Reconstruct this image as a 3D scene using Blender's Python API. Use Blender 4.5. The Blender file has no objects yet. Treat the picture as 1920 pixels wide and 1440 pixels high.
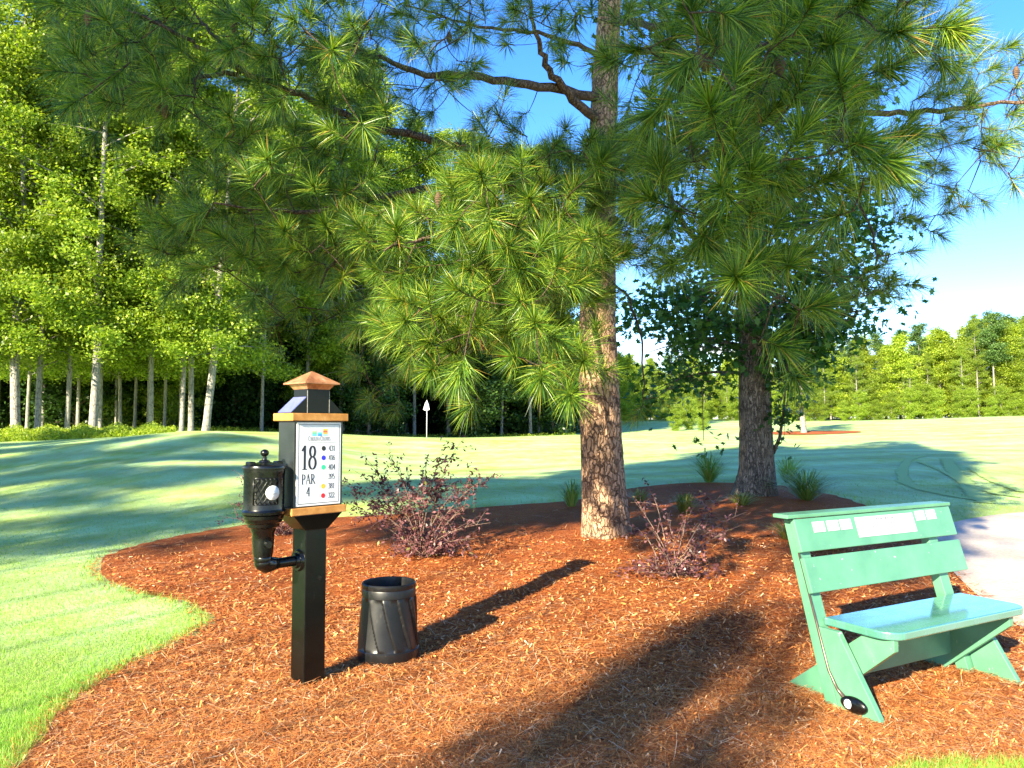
import bpy, math, random
import numpy as np
from mathutils import Vector, Matrix
from mathutils.geometry import delaunay_2d_cdt

rng = np.random.default_rng(7)
random.seed(7)
scene = bpy.context.scene
COL = scene.collection
R = math.radians

# ------------------------------------------------------------------ camera frame (pixels of the 1920x1440 photograph)
FPX = 1442.0
PITCH = math.atan(80 / FPX)
CAM_Z = 1.5
CP, SP = math.cos(PITCH), math.sin(PITCH)

def PX(px, py, d):
    """world point seen at pixel (px,py) at distance d ahead of the camera"""
    xc, yc = (px - 960) / FPX, (720 - py) / FPX
    t = d / (CP - yc * SP)
    return np.array([xc * t, d, CAM_Z + t * (SP + yc * CP)])

# ------------------------------------------------------------------ mesh helpers
def link(o, parent=None):
    COL.objects.link(o)
    if parent is not None:
        o.parent = parent
    return o

def mesh_np(name, V, F, mat=None, parent=None, smooth=False):
    """V (N,3), F (M,k) all faces with the same corner count"""
    V = np.asarray(V, dtype=np.float32); F = np.asarray(F, dtype=np.int32)
    me = bpy.data.meshes.new(name)
    M, k = F.shape
    me.vertices.add(len(V)); me.vertices.foreach_set('co', V.ravel())
    me.loops.add(M * k); me.loops.foreach_set('vertex_index', F.ravel())
    me.polygons.add(M)
    me.polygons.foreach_set('loop_start', np.arange(0, M * k, k, dtype=np.int32))
    me.polygons.foreach_set('loop_total', np.full(M, k, dtype=np.int32))
    if smooth:
        me.polygons.foreach_set('use_smooth', np.ones(M, dtype=bool))
    me.update(calc_edges=True); me.validate()
    if mat: me.materials.append(mat)
    return link(bpy.data.objects.new(name, me), parent)

class MB:
    """collects polygons, builds one mesh object"""
    def __init__(s): s.v = []; s.f = []
    def add(s, verts, faces):
        b = len(s.v); s.v += [tuple(map(float, p)) for p in verts]
        s.f += [tuple(b + i for i in f) for f in faces]
    def box(s, x0, x1, y0, y1, z0, z1):
        s.add([(x0,y0,z0),(x1,y0,z0),(x1,y1,z0),(x0,y1,z0),(x0,y0,z1),(x1,y0,z1),(x1,y1,z1),(x0,y1,z1)],
              [(3,2,1,0),(4,5,6,7),(0,1,5,4),(1,2,6,5),(2,3,7,6),(3,0,4,7)])
    def prism(s, poly, lo, hi, axis=0):
        """polygon in the two other axes, extruded along axis"""
        def mk(p, t):
            return {0: (t, p[0], p[1]), 1: (p[0], t, p[1]), 2: (p[0], p[1], t)}[axis]
        n = len(poly)
        s.add([mk(p, lo) for p in poly] + [mk(p, hi) for p in poly],
              [tuple(range(n))[::-1], tuple(range(n, 2*n))] + [(i, (i+1) % n, n + (i+1) % n, n + i) for i in range(n)])
    def frustum(s, w0, d0, z0, w1, d1, z1, cx=0, cy=0):
        s.add([(cx-w0/2,cy-d0/2,z0),(cx+w0/2,cy-d0/2,z0),(cx+w0/2,cy+d0/2,z0),(cx-w0/2,cy+d0/2,z0),
               (cx-w1/2,cy-d1/2,z1),(cx+w1/2,cy-d1/2,z1),(cx+w1/2,cy+d1/2,z1),(cx-w1/2,cy+d1/2,z1)],
              [(3,2,1,0),(4,5,6,7),(0,1,5,4),(1,2,6,5),(2,3,7,6),(3,0,4,7)])
    def lathe(s, prof, n=40, c=(0,0,0)):
        b = []
        for r, z in prof:
            b += [(c[0]+r*math.cos(2*math.pi*i/n), c[1]+r*math.sin(2*math.pi*i/n), c[2]+z) for i in range(n)]
        f = []
        for j in range(len(prof)-1):
            for i in range(n):
                f.append((j*n+i, j*n+(i+1) % n, (j+1)*n+(i+1) % n, (j+1)*n+i))
        s.add(b, f)
    def tube(s, path, radii, n=8, caps=True):
        P = [Vector(p) for p in path]
        if not hasattr(radii, '__len__'): radii = [radii]*len(P)
        vs = []; up = Vector((0.13, 0.21, 0.97))
        for i, p in enumerate(P):
            t = (P[min(i+1, len(P)-1)] - P[max(i-1, 0)]).normalized()
            a = t.cross(up)
            if a.length < .1: a = t.cross(Vector((1, 0, 0)))
            a.normalize(); b = t.cross(a)
            vs += [p + radii[i]*(math.cos(2*math.pi*k/n)*a + math.sin(2*math.pi*k/n)*b) for k in range(n)]
        f = []
        for j in range(len(P)-1):
            for k in range(n):
                f.append((j*n+k, j*n+(k+1) % n, (j+1)*n+(k+1) % n, (j+1)*n+k))
        if caps:
            f.append(tuple(range(n))[::-1]); f.append(tuple((len(P)-1)*n + k for k in range(n)))
        s.add(vs, f)
    def ellipsoid(s, c, rx, ry, rz, n=16, m=10):
        vs = []; f = []
        for j in range(m+1):
            th = math.pi*j/m
            for i in range(n):
                ph = 2*math.pi*i/n
                vs.append((c[0]+rx*math.sin(th)*math.cos(ph), c[1]+ry*math.sin(th)*math.sin(ph), c[2]+rz*math.cos(th)))
        for j in range(m):
            for i in range(n):
                f.append((j*n+i, (j+1)*n+i, (j+1)*n+(i+1) % n, j*n+(i+1) % n))
        s.add(vs, f)
    def build(s, name, mat, parent=None, smooth=False, bevel=0, seg=2, angle=None):
        me = bpy.data.meshes.new(name); me.from_pydata(s.v, [], s.f)
        import bmesh
        bm = bmesh.new(); bm.from_mesh(me)
        bmesh.ops.remove_doubles(bm, verts=bm.verts, dist=1e-5)
        bmesh.ops.recalc_face_normals(bm, faces=bm.faces)
        bm.to_mesh(me); bm.free()
        me.materials.append(mat)
        o = link(bpy.data.objects.new(name, me), parent)
        if smooth:
            me.polygons.foreach_set('use_smooth', [True]*len(me.polygons))
            if angle: me.set_sharp_from_angle(angle=R(angle))
        if bevel:
            m = o.modifiers.new('bevel', 'BEVEL'); m.width = bevel; m.segments = seg; m.limit_method = 'ANGLE'; m.angle_limit = R(35)
        return o

def tag(o, label=None, cat=None, group=None, kind=None):
    if label: o['label'] = label
    if cat: o['category'] = cat
    if group: o['group'] = group
    if kind: o['kind'] = kind
    return o

def thing(name, loc, label, cat, rz=0, group=None):
    o = bpy.data.objects.new(name, None); o.empty_display_size = .2
    COL.objects.link(o); o.location = tuple(map(float, loc)); o.rotation_euler = (0, 0, rz)
    return tag(o, label, cat, group)

# ------------------------------------------------------------------ materials
def new_mat(name):
    m = bpy.data.materials.new(name); m.use_nodes = True
    nt = m.node_tree; bs = nt.nodes['Principled BSDF']
    return m, nt, bs

def N(nt, t, **kw):
    n = nt.nodes.new(t)
    for k, v in kw.items():
        if k in n.inputs.keys(): n.inputs[k].default_value = v
        else: setattr(n, k, v)
    return n

def ramp(nt, fac, stops):
    r = nt.nodes.new('ShaderNodeValToRGB'); e = r.color_ramp.elements
    while len(e) < len(stops): e.new(.5)
    for el, (p, c) in zip(e, stops):
        el.position = p; el.color = (*c, 1)
    nt.links.new(fac, r.inputs['Fac']); return r.outputs['Color']

def noise(nt, scale, detail=4, rough=.55, vec=None, stretch=None):
    tc = nt.nodes.new('ShaderNodeTexCoord')
    src = vec or tc.outputs['Object']
    if stretch:
        mp = nt.nodes.new('ShaderNodeMapping'); mp.inputs['Scale'].default_value = stretch
        nt.links.new(src, mp.inputs['Vector']); src = mp.outputs['Vector']
    n = N(nt, 'ShaderNodeTexNoise', Scale=scale, Detail=detail, Roughness=rough)
    nt.links.new(src, n.inputs['Vector']); return n

def mixc(nt, fac, a, b, mode='MIX'):
    m = nt.nodes.new('ShaderNodeMix'); m.data_type = 'RGBA'; m.blend_type = mode
    for sock, v in ((m.inputs['Factor'], fac), (m.inputs[6], a), (m.inputs[7], b)):
        if hasattr(v, 'is_linked'): nt.links.new(v, sock)
        elif isinstance(v, (int, float)): sock.default_value = v
        else: sock.default_value = (*v, 1)
    return m.outputs[2]

def bump(nt, bs, h, strength=.4, dist=.01):
    b = N(nt, 'ShaderNodeBump', Strength=strength, Distance=dist)
    nt.links.new(h, b.inputs['Height']); nt.links.new(b.outputs['Normal'], bs.inputs['Normal'])

def plain(name, col, rough=.5, metal=0, var=.15, scale=18, bmp=0, coat=0, spec=.5):
    m, nt, bs = new_mat(name)
    n = noise(nt, scale, 5)
    c = ramp(nt, n.outputs['Fac'], [(.3, tuple(x*(1-var) for x in col)), (.7, tuple(min(1, x*(1+var)) for x in col))])
    nt.links.new(c, bs.inputs['Base Color'])
    rr = N(nt, 'ShaderNodeMapRange'); rr.inputs['To Min'].default_value = max(0, rough-.08); rr.inputs['To Max'].default_value = min(1, rough+.12)
    nt.links.new(n.outputs['Fac'], rr.inputs['Value']); nt.links.new(rr.outputs['Result'], bs.inputs['Roughness'])
    bs.inputs['Metallic'].default_value = metal
    bs.inputs['Specular IOR Level'].default_value = spec
    bs.inputs['Coat Weight'].default_value = coat
    if bmp: bump(nt, bs, n.outputs['Fac'], bmp, .004)
    return m

def leaf_mat(name, stops, trans=.35, rough=.45, tcol=None, spec=.4):
    """each leaf takes its own tint; part of the light passes through"""
    m, nt, bs = new_mat(name)
    g = nt.nodes.new('ShaderNodeNewGeometry')
    oi = nt.nodes.new('ShaderNodeObjectInfo')
    c = ramp(nt, g.outputs['Random Per Island'], stops)
    hs = N(nt, 'ShaderNodeHueSaturation')
    mr = N(nt, 'ShaderNodeMapRange'); mr.inputs['To Min'].default_value = .8; mr.inputs['To Max'].default_value = 1.2
    nt.links.new(oi.outputs['Random'], mr.inputs['Value']); nt.links.new(mr.outputs['Result'], hs.inputs['Value'])
    nt.links.new(c, hs.inputs['Color']); c = hs.outputs['Color']
    nt.links.new(c, bs.inputs['Base Color']); bs.inputs['Roughness'].default_value = rough
    bs.inputs['Specular IOR Level'].default_value = spec
    if trans > 0:
        t = nt.nodes.new('ShaderNodeBsdfTranslucent')
        tc = mixc(nt, 1.0, c, tcol or (1.3, 1.35, .5), 'MULTIPLY')
        nt.links.new(tc, t.inputs['Color'])
        mx = N(nt, 'ShaderNodeMixShader'); mx.inputs['Fac'].default_value = trans
        nt.links.new(bs.outputs[0], mx.inputs[1]); nt.links.new(t.outputs[0], mx.inputs[2])
        nt.links.new(mx.outputs[0], nt.nodes['Material Output'].inputs['Surface'])
    return m

def bark_mat(name, dark, mid, light, scale=9, stretch=(1, 1, .35), bstr=.9, bdist=.03, crack=.12):
    m, nt, bs = new_mat(name)
    tc = nt.nodes.new('ShaderNodeTexCoord')
    wob = noise(nt, 3.0, 3)
    add0 = N(nt, 'ShaderNodeVectorMath'); add0.operation = 'MULTIPLY_ADD'
    add0.inputs[1].default_value = (.15, .15, .15)
    nt.links.new(wob.outputs['Color'], add0.inputs[0]); nt.links.new(tc.outputs['Object'], add0.inputs[2])
    wob2 = noise(nt, 26.0, 3)
    add = N(nt, 'ShaderNodeVectorMath'); add.operation = 'MULTIPLY_ADD'
    add.inputs[1].default_value = (.055, .055, .07)
    nt.links.new(wob2.outputs['Color'], add.inputs[0]); nt.links.new(add0.outputs[0], add.inputs[2])
    mp = nt.nodes.new('ShaderNodeMapping'); mp.inputs['Scale'].default_value = stretch
    nt.links.new(add.outputs[0], mp.inputs['Vector'])
    vo = N(nt, 'ShaderNodeTexVoronoi', Scale=scale); vo.feature = 'DISTANCE_TO_EDGE'
    nt.links.new(mp.outputs['Vector'], vo.inputs['Vector'])
    fine = noise(nt, 40, 6, .65, stretch=(1, 1, .3))
    big = noise(nt, 1.6, 4, .6)
    cr = N(nt, 'ShaderNodeMapRange'); cr.inputs['From Max'].default_value = crack
    nt.links.new(vo.outputs['Distance'], cr.inputs['Value'])
    c = ramp(nt, fine.outputs['Fac'], [(.3, mid), (.65, light)])
    brk = noise(nt, 7, 4, .6)
    bm_ = N(nt, 'ShaderNodeMapRange'); bm_.inputs['From Min'].default_value = .36; bm_.inputs['From Max'].default_value = .66; bm_.inputs['To Min'].default_value = 0; bm_.inputs['To Max'].default_value = .85
    nt.links.new(brk.outputs['Fac'], bm_.inputs['Value'])
    mxm = N(nt, 'ShaderNodeMath'); mxm.operation = 'MAXIMUM'
    nt.links.new(cr.outputs['Result'], mxm.inputs[0]); nt.links.new(bm_.outputs['Result'], mxm.inputs[1])
    c = mixc(nt, mxm.outputs[0], dark, c)
    bl = N(nt, 'ShaderNodeMapRange'); bl.inputs['From Min'].default_value = .52; bl.inputs['From Max'].default_value = .72; bl.inputs['To Max'].default_value = .75
    nt.links.new(big.outputs['Fac'], bl.inputs['Value'])
    c = mixc(nt, bl.outputs['Result'], c, tuple(x*.45 for x in mid))
    nt.links.new(c, bs.inputs['Base Color']); bs.inputs['Roughness'].default_value = .9
    bs.inputs['Specular IOR Level'].default_value = .15
    ad = N(nt, 'ShaderNodeMath'); ad.operation = 'MULTIPLY_ADD'; ad.inputs[1].default_value = .35
    nt.links.new(fine.outputs['Fac'], ad.inputs[0]); nt.links.new(cr.outputs['Result'], ad.inputs[2])
    bump(nt, bs, ad.outputs[0], bstr, bdist)
    return m

# ------------------------------------------------------------------ terrain
ctrl = []
for x in (-4, -2, 0, 2, 4):
    for y in (-6, 0, 3, 5):
        ctrl.append((x, y, 0.0))
ctrl += [(-4.8, 9, 0), (-2.3, 6.5, 0), (-7, 5, 0), (7, 5, .02), (-20, -20, 0), (20, -20, 0), (0, -40, 0), (-40, 0, .5), (40, 0, .3)]
for p in [(1137,1003,9.0),(1415,928,13.2),(1080,940,13),(1300,905,16),(420,987,11.2),(1640,952,11.6),
          (0,1000,11.5),(0,900,19),(0,832,30),(250,818,29),(400,808,28),(520,824,31),(300,870,19),(300,925,15),
          (30,814,37),(200,812,37),(400,809,39),(600,812,44),
          (700,880,24),(960,880,24),(650,819,50),(800,821,51),(1080,816,52),(960,850,32),(700,850,32),
          (1200,812,58),(1200,808,75),(1200,788,110),(1500,790,105),(1700,788,100),(1900,780,85),(1900,850,28),(1700,850,27),(1500,850,29),
          (1900,920,15),(1500,818,50),(1800,815,45)]:
    ctrl.append(tuple(PX(*p)))
ctrl += [(0, 68, .5), (-15, 66, .6), (-34, 60, .9), (-60, 40, 1), (-60, 90, 1.5), (0, 100, 1.3), (0, 150, 2.6), (60, 140, 3), (100, 100, 3), (140, 60, 2.5), (-100, 140, 2), (100, 170, 3.2), (0, 220, 3)]
ctrl = np.array(ctrl)
def _tps():
    P = ctrl[:, :2]; n = len(P)
    r2 = ((P[:, None] - P[None])**2).sum(-1)
    K = np.where(r2 > 0, r2*np.log(r2 + 1e-12), 0) + np.eye(n)*.5
    Q = np.hstack([np.ones((n, 1)), P]); A = np.zeros((n+3, n+3))
    A[:n, :n] = K; A[:n, n:] = Q; A[n:, :n] = Q.T
    return np.linalg.solve(A, np.concatenate([ctrl[:, 2], np.zeros(3)]))
_W = _tps()
def H(x, y):
    x = np.atleast_1d(np.asarray(x, float)); y = np.atleast_1d(np.asarray(y, float)); sh = x.shape
    x = x.ravel(); y = y.ravel(); out = np.zeros_like(x)
    for i in range(0, len(x), 20000):
        xx = np.clip(x[i:i+20000], -160, 160); yy = np.clip(y[i:i+20000], -60, 230)
        r2 = (xx[:, None]-ctrl[None, :, 0])**2 + (yy[:, None]-ctrl[None, :, 1])**2
        out[i:i+20000] = (r2*np.log(r2+1e-12)) @ _W[:-3] + _W[-3] + _W[-2]*xx + _W[-1]*yy
    return out.reshape(sh)
def h1(x, y): return float(H(x, y)[0])
def G(px, py, lo=2.2, hi=160):
    """where the pixel's ray meets the ground"""
    ds = np.geomspace(lo, hi, 500)
    pts = np.array([PX(px, py, d) for d in ds])
    dz = pts[:, 2] - H(pts[:, 0], pts[:, 1])
    k = int(np.argmax(dz < 0)) if (dz < 0).any() else len(ds)-1
    a = dz[k-1]/(dz[k-1]-dz[k]) if k > 0 else 0
    p = pts[k-1]*(1-a) + pts[k]*a
    p[2] = h1(p[0], p[1]); return p

def smooth_poly(pts, n=8, jit=0.0):
    """closed Catmull-Rom through the points"""
    P = np.array(pts, float); out = []
    for i in range(len(P)):
        p0, p1, p2, p3 = P[i-1], P[i], P[(i+1) % len(P)], P[(i+2) % len(P)]
        for t in np.linspace(0, 1, n, endpoint=False):
            out.append(.5*((2*p1)+(-p0+p2)*t+(2*p0-5*p1+4*p2-p3)*t*t+(-p0+3*p1-3*p2+p3)*t**3))
    out = np.array(out)
    if jit: out += rng.normal(0, jit, out.shape)
    return out
def sdist(poly, x, y):
    """signed distance, positive inside"""
    x = np.asarray(x, float).ravel(); y = np.asarray(y, float).ravel()
    d = np.full(x.shape, 1e9); ins = np.zeros(x.shape, bool)
    n = len(poly)
    for i in range(n):
        ax, ay = poly[i]; bx, by = poly[(i+1) % n]
        ex, ey = bx-ax, by-ay; L = ex*ex+ey*ey+1e-12
        t = np.clip(((x-ax)*ex+(y-ay)*ey)/L, 0, 1)
        d = np.minimum(d, (x-ax-t*ex)**2 + (y-ay-t*ey)**2)
        c = (ay > y) != (by > y)
        with np.errstate(divide='ignore', invalid='ignore'):
            ins ^= c & (x < (bx-ax)*(y-ay)/(by-ay+1e-15)+ax)
    return np.where(ins, 1, -1)*np.sqrt(d)

bed_px = [(30,1438),(92,1362),(150,1305),(235,1250),(320,1208),(385,1168),(372,1146),(335,1128),(255,1112),(195,1088),(176,1062),(205,1036),
          (290,1012),(420,988),(560,972),(750,962),(950,946),(1080,936),(1180,915),(1300,904),(1450,908),(1560,926),(1640,952),(1715,985)]
bed_pts = [tuple(G(*p)[:2]) for p in bed_px]
bed_pts += [(4.8, 8.5), (4.3, 7.2), (3.88, 5.7), (3.6, 4.5), (3.1, 3.85), (2.4, 3.52), (1.95, 3.50), (1.55, 3.32), (1.0, 2.7), (-.5, 2.5), (-2.0, 2.7)]
BED = smooth_poly(bed_pts, 8, .012)
PATH = smooth_poly([(2.6,-8),(3.1,-2),(3.45,2),(3.6,4.2),(3.72,5.7),(4.12,7.2),(4.65,8.5),(5.7,10.1),(8.2,11.7),(13,13.2),(22,15.5),(40,18),(41,15.5),(23,12.6),(14.5,10.6),(10.5,9.2),(8.3,7.6),(7.2,5.6),(6.6,3),(6.2,-2),(5.8,-8)], 6)

# grass
mg, nt, bs = new_mat('fairway_grass')
big = noise(nt, .35, 4, .6); med = noise(nt, 2.2, 5, .65, stretch=(1, .55, 1)); fin = noise(nt, 55, 6, .75)
wv = N(nt, 'ShaderNodeTexWave', Scale=.11, Distortion=2.5, Detail=2.0); wv.inputs['Detail Scale'].default_value = .4
mpw = nt.nodes.new('ShaderNodeMapping'); mpw.inputs['Rotation'].default_value = (0, 0, R(72)); tcw = nt.nodes.new('ShaderNodeTexCoord')
nt.links.new(tcw.outputs['Object'], mpw.inputs['Vector']); nt.links.new(mpw.outputs['Vector'], wv.inputs['Vector'])
cA = ramp(nt, fin.outputs['Fac'], [(.3, (.20, .30, .04)), (.55, (.36, .46, .08)), (.8, (.50, .57, .16))])
cB = ramp(nt, fin.outputs['Fac'], [(.3, (.33, .50, .19)), (.55, (.47, .64, .265)), (.8, (.58, .72, .35))])   # dew on the blades
f1 = mixc(nt, .5, big.outputs['Fac'], med.outputs['Fac'])
f2 = N(nt, 'ShaderNodeMapRange'); f2.inputs['From Min'].default_value = .38; f2.inputs['From Max'].default_value = .6
nt.links.new(f1, f2.inputs['Value'])
c = mixc(nt, f2.outputs['Result'], cA, cB)
st = N(nt, 'ShaderNodeMapRange'); st.inputs['To Min'].default_value = .82; st.inputs['To Max'].default_value = 1.1
nt.links.new(wv.outputs['Fac'], st.inputs['Value'])
c = mixc(nt, 1.0, c, st.outputs['Result'], 'MULTIPLY')
nt.links.new(c, bs.inputs['Base Color']); bs.inputs['Roughness'].default_value = .75; bs.inputs['Specular IOR Level'].default_value = .25
bump(nt, bs, fin.outputs['Fac'], .7, .03)

def sheet_polar():
    rad = np.concatenate([[.0], np.geomspace(.4, 60, 230), np.geomspace(62, 2500, 70)])
    az = np.linspace(0, 2*np.pi, 361)[:-1]
    A, B = np.meshgrid(rad, az, indexing='ij')
    X = (A*np.sin(B)).ravel(); Y = (A*np.cos(B)).ravel(); Z = H(X, Y)
    near = (X**2+Y**2) < 45**2
    for poly, dep in ((BED, .07), (PATH, .06)):
        sd = sdist(poly, X[near], Y[near]); Z[near] -= dep*np.clip((sd-.05)/.25, 0, 1)
    n, m = len(rad), len(az); F = []
    i, j = np.meshgrid(np.arange(1, n-1), np.arange(m), indexing='ij'); i = i.ravel(); j = j.ravel(); j2 = (j+1) % m
    F = np.stack([i*m+j, (i+1)*m+j, (i+1)*m+j2, i*m+j2], 1)[:, ::-1]
    return np.stack([X, Y, Z], 1), F
V, F = sheet_polar()
V = V[300*0:]
tag(mesh_np('ground', V, F, mg, None, True), kind='structure')

def poly_sheet(name, poly, step, zfun, mat, bounds=None):
    x0, y0 = poly.min(0); x1, y1 = poly.max(0)
    gx, gy = np.meshgrid(np.arange(x0, x1, step), np.arange(y0, y1, step))
    gx = gx.ravel()+rng.uniform(-.2, .2, gx.size)*step; gy = gy.ravel()+rng.uniform(-.2, .2, gy.size)*step
    ok = sdist(poly, gx, gy) > step*.45
    pts = [Vector(p) for p in poly] + [Vector((a, b)) for a, b in zip(gx[ok], gy[ok])]
    n = len(poly)
    vo, eo, fo, *_ = delaunay_2d_cdt(pts, [(i, (i+1) % n) for i in range(n)], [], 1, 1e-5)
    xy = np.array([tuple(v) for v in vo]); sd = sdist(poly, xy[:, 0], xy[:, 1])
    z = zfun(xy[:, 0], xy[:, 1], sd)
    F = [f if (xy[f[1]]-xy[f[0]])[0]*(xy[f[2]]-xy[f[0]])[1]-(xy[f[1]]-xy[f[0]])[1]*(xy[f[2]]-xy[f[0]])[0] > 0 else f[::-1] for f in fo]
    return mesh_np(name, np.column_stack([xy, z]), np.array(F), mat, None, True)

mm, nt, bs = new_mat('pine_straw_mulch')
a = noise(nt, 70, 6, .75, stretch=(1, .5, 1)); b = noise(nt, 1.1, 4, .6)
c = ramp(nt, a.outputs['Fac'], [(.3, (.09, .024, .010)), (.5, (.36, .10, .028)), (.7, (.58, .22, .065))])
c2 = ramp(nt, b.outputs['Fac'], [(.35, (.7, .62, .6)), (.65, (1.15, 1.1, 1.0))])
nt.links.new(mixc(nt, 1.0, c, c2, 'MULTIPLY'), bs.inputs['Base Color']); bs.inputs['Roughness'].default_value = .9; bs.inputs['Specular IOR Level'].default_value = .1
bump(nt, bs, a.outputs['Fac'], 1.0, .03)
def bed_z(x, y, sd):
    lump = .012*np.sin(x*5.1+1.3*np.sin(y*3.7))*np.sin(y*4.3+x*1.7)
    return H(x, y) + np.clip(sd/.3, -.1, 1)*.016 - .010 + lump*.7*np.clip(sd/.3, 0, 1)
tag(poly_sheet('mulch_bed', BED, .11, bed_z, mm), kind='structure')

mc, nt, bs = new_mat('concrete')
a = noise(nt, 30, 6, .7); b = noise(nt, 1.3, 4)
c = ramp(nt, a.outputs['Fac'], [(.3, (.36, .31, .26)), (.7, (.55, .49, .42))])
c2 = ramp(nt, b.outputs['Fac'], [(.35, (.72, .68, .66)), (.6, (1.05, 1.0, .97))])
nt.links.new(mixc(nt, 1.0, c, c2, 'MULTIPLY'), bs.inputs['Base Color']); bs.inputs['Roughness'].default_value = .85
bump(nt, bs, a.outputs['Fac'], .3, .01)
tag(poly_sheet('cart_path', PATH, .5, lambda x, y, sd: H(x, y)+.012, mc), kind='structure')

# dark trails pressed into the dew by cart tyres
mt, nt, bs = new_mat('pressed_grass')
a = noise(nt, 60, 6, .75)
nt.links.new(ramp(nt, a.outputs['Fac'], [(.3, (.20, .33, .05)), (.7, (.40, .52, .12))]), bs.inputs['Base Color']); bs.inputs['Roughness'].default_value = .8
def ribbon(name, px, w, mat, lift=.012, n=150):
    P = np.array([G(*p) for p in px]); t = np.linspace(0, len(P)-1, n)
    X = np.interp(t, range(len(P)), P[:, 0]); Y = np.interp(t, range(len(P)), P[:, 1])
    k = np.ones(7)/7
    X = np.convolve(np.pad(X, 3, 'edge'), k, 'valid'); Y = np.convolve(np.pad(Y, 3, 'edge'), k, 'valid')
    dx, dy = np.gradient(X), np.gradient(Y); L = np.hypot(dx, dy)+1e-9; nx, ny = -dy/L, dx/L
    ww = w*(.8+.15*np.sin(np.arange(n)*.9)+rng.normal(0, .16, n))
    ww[0] *= .3; ww[-1] *= .3
    rows = []
    for s in (-.5, 0, .5):
        rows.append(np.stack([X+nx*ww*s, Y+ny*ww*s], 1))
    V = np.concatenate(rows); V = np.column_stack([V, H(V[:, 0], V[:, 1])+lift])
    F = []
    for r in range(2):
        for i in range(n-1): F.append((r*n+i, r*n+i+1, (r+1)*n+i+1, (r+1)*n+i))
    return mesh_np(name, V, np.array(F)[:, ::-1], mat, None, True)
def cpx(l): return [(1080+x/2.286, 560+y/2.286) for x, y in l]
for k, (l, w) in enumerate([([(1500,672),(1425,690),(1395,740),(1412,790),(1490,820),(1620,848),(1760,868)], .34),
             ([(1585,685),(1615,735),(1680,800),(1755,880)], .42),
             ([(1470,700),(1560,735),(1680,800),(1800,840),(1910,855)], .16),
             ([(1690,725),(1790,785),(1920,832)], .26)]):
    tag(ribbon('tyre_track', cpx(l), w, mt, .01+.004*k), kind='structure')

# ------------------------------------------------------------------ near lawn blades and loose mulch
def blades(x, y, h, w, lean=.5, z=None):
    n = len(x); z = H(x, y) if z is None else z
    az = rng.uniform(0, 2*np.pi, n); la = rng.uniform(0, 2*np.pi, n); ln = rng.uniform(0, lean, n)
    b = np.stack([x, y, z-.004], 1); s = np.stack([np.cos(az), np.sin(az), 0*az], 1)*w[:, None]*.5
    tip = b+np.stack([np.cos(la)*ln*h, np.sin(la)*ln*h, h], 1)
    V = np.stack([b-s, b+s, tip], 1).reshape(-1, 3)
    return V, np.arange(3*n).reshape(-1, 3)
def lawn(n, x0, x1, y0, y1):
    y = 1/np.sqrt(rng.uniform(1/y1**2, 1/y0**2, n)); x = rng.uniform(x0, x1, n)*y/5
    sd = sdist(BED, x, y); sp = sdist(PATH, x, y)
    k = (sd < .02) & (sp < -.02); x, y, sd = x[k], y[k], sd[k]
    edge = np.exp(-(sd/.16)**2)
    h = rng.uniform(.014, .034, len(x))*(1+1.5*edge*rng.uniform(.3, 1.2, len(x)))
    w = rng.uniform(.0025, .005, len(x))*np.clip(y/5, .8, 3)
    return blades(x, y, h, w, .9)
m_blade = leaf_mat('grass_blade', [(0, (.10, .25, .02)), (.5, (.20, .38, .04)), (1, (.34, .49, .09))], .35)
v1, f1_ = lawn(400000, -4.2, 4.0, 2.9, 18)
ob = mesh_np('short_grass', v1, f1_, m_blade)
tag(ob, 'short bright green lawn grass around the edge of the mulch bed', 'grass', kind='stuff')

m_chip = leaf_mat('bark_chip', [(0, (.10, .027, .011)), (.25, (.31, .088, .025)), (.6, (.56, .195, .05)), (.9, (.66, .32, .11)), (1, (.72, .52, .34))], 0, .8, spec=.15)
def litter(n, lmin, lmax, wmin, wmax, y1, lift, tilt):
    y = 1/np.sqrt(rng.uniform(1/y1**2, 1/2.6**2, n)); x = rng.uniform(-.85, .85, n)*y
    sd = sdist(BED, x, y); k = (sd > -np.abs(rng.normal(0, .05, n))) & (sdist(PATH, x, y) < .1); x, y, sd = x[k], y[k], sd[k]; n = len(x)
    z = np.maximum(bed_z(x, y, sd), H(x, y)+.004*(sd < 0))+rng.uniform(0, lift, n)*np.clip(1+sd*8, .2, 1)
    az = rng.uniform(0, 2*np.pi, n); ti = rng.normal(0, tilt, n); L = rng.uniform(lmin, lmax, n)/2; W = rng.uniform(wmin, wmax, n)/2*np.clip(y/4.5, 1, 2.2)
    u = np.stack([np.cos(az)*np.cos(ti), np.sin(az)*np.cos(ti), np.sin(ti)], 1)*L[:, None]
    ro = rng.normal(0, tilt*1.3, n)
    v = np.stack([-np.sin(az)*np.cos(ro), np.cos(az)*np.cos(ro), np.sin(ro)], 1)*W[:, None]
    c = np.stack([x, y, z], 1)
    c[:, 2] += np.abs(u[:, 2])*.6
    q = rng.uniform(.3, 1, n)[:, None]
    return np.stack([c-u-v*q, c+u-v, c+u*.9+v*q, c-u*.9+v], 1).reshape(-1, 3), np.arange(4*n).reshape(-1, 4)
va, fa = litter(195000, .016, .05, .004, .011, 9, .012, .3)
vb, fb = litter(195000, .08, .20, .0018, .003, 17, .02, .09)
tag(mesh_np('mulch_litter', np.concatenate([va, vb]), np.concatenate([fa, fb+len(va)]), m_chip), 'loose reddish bark chips and pine straw covering the bed', 'mulch', kind='stuff')

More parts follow.
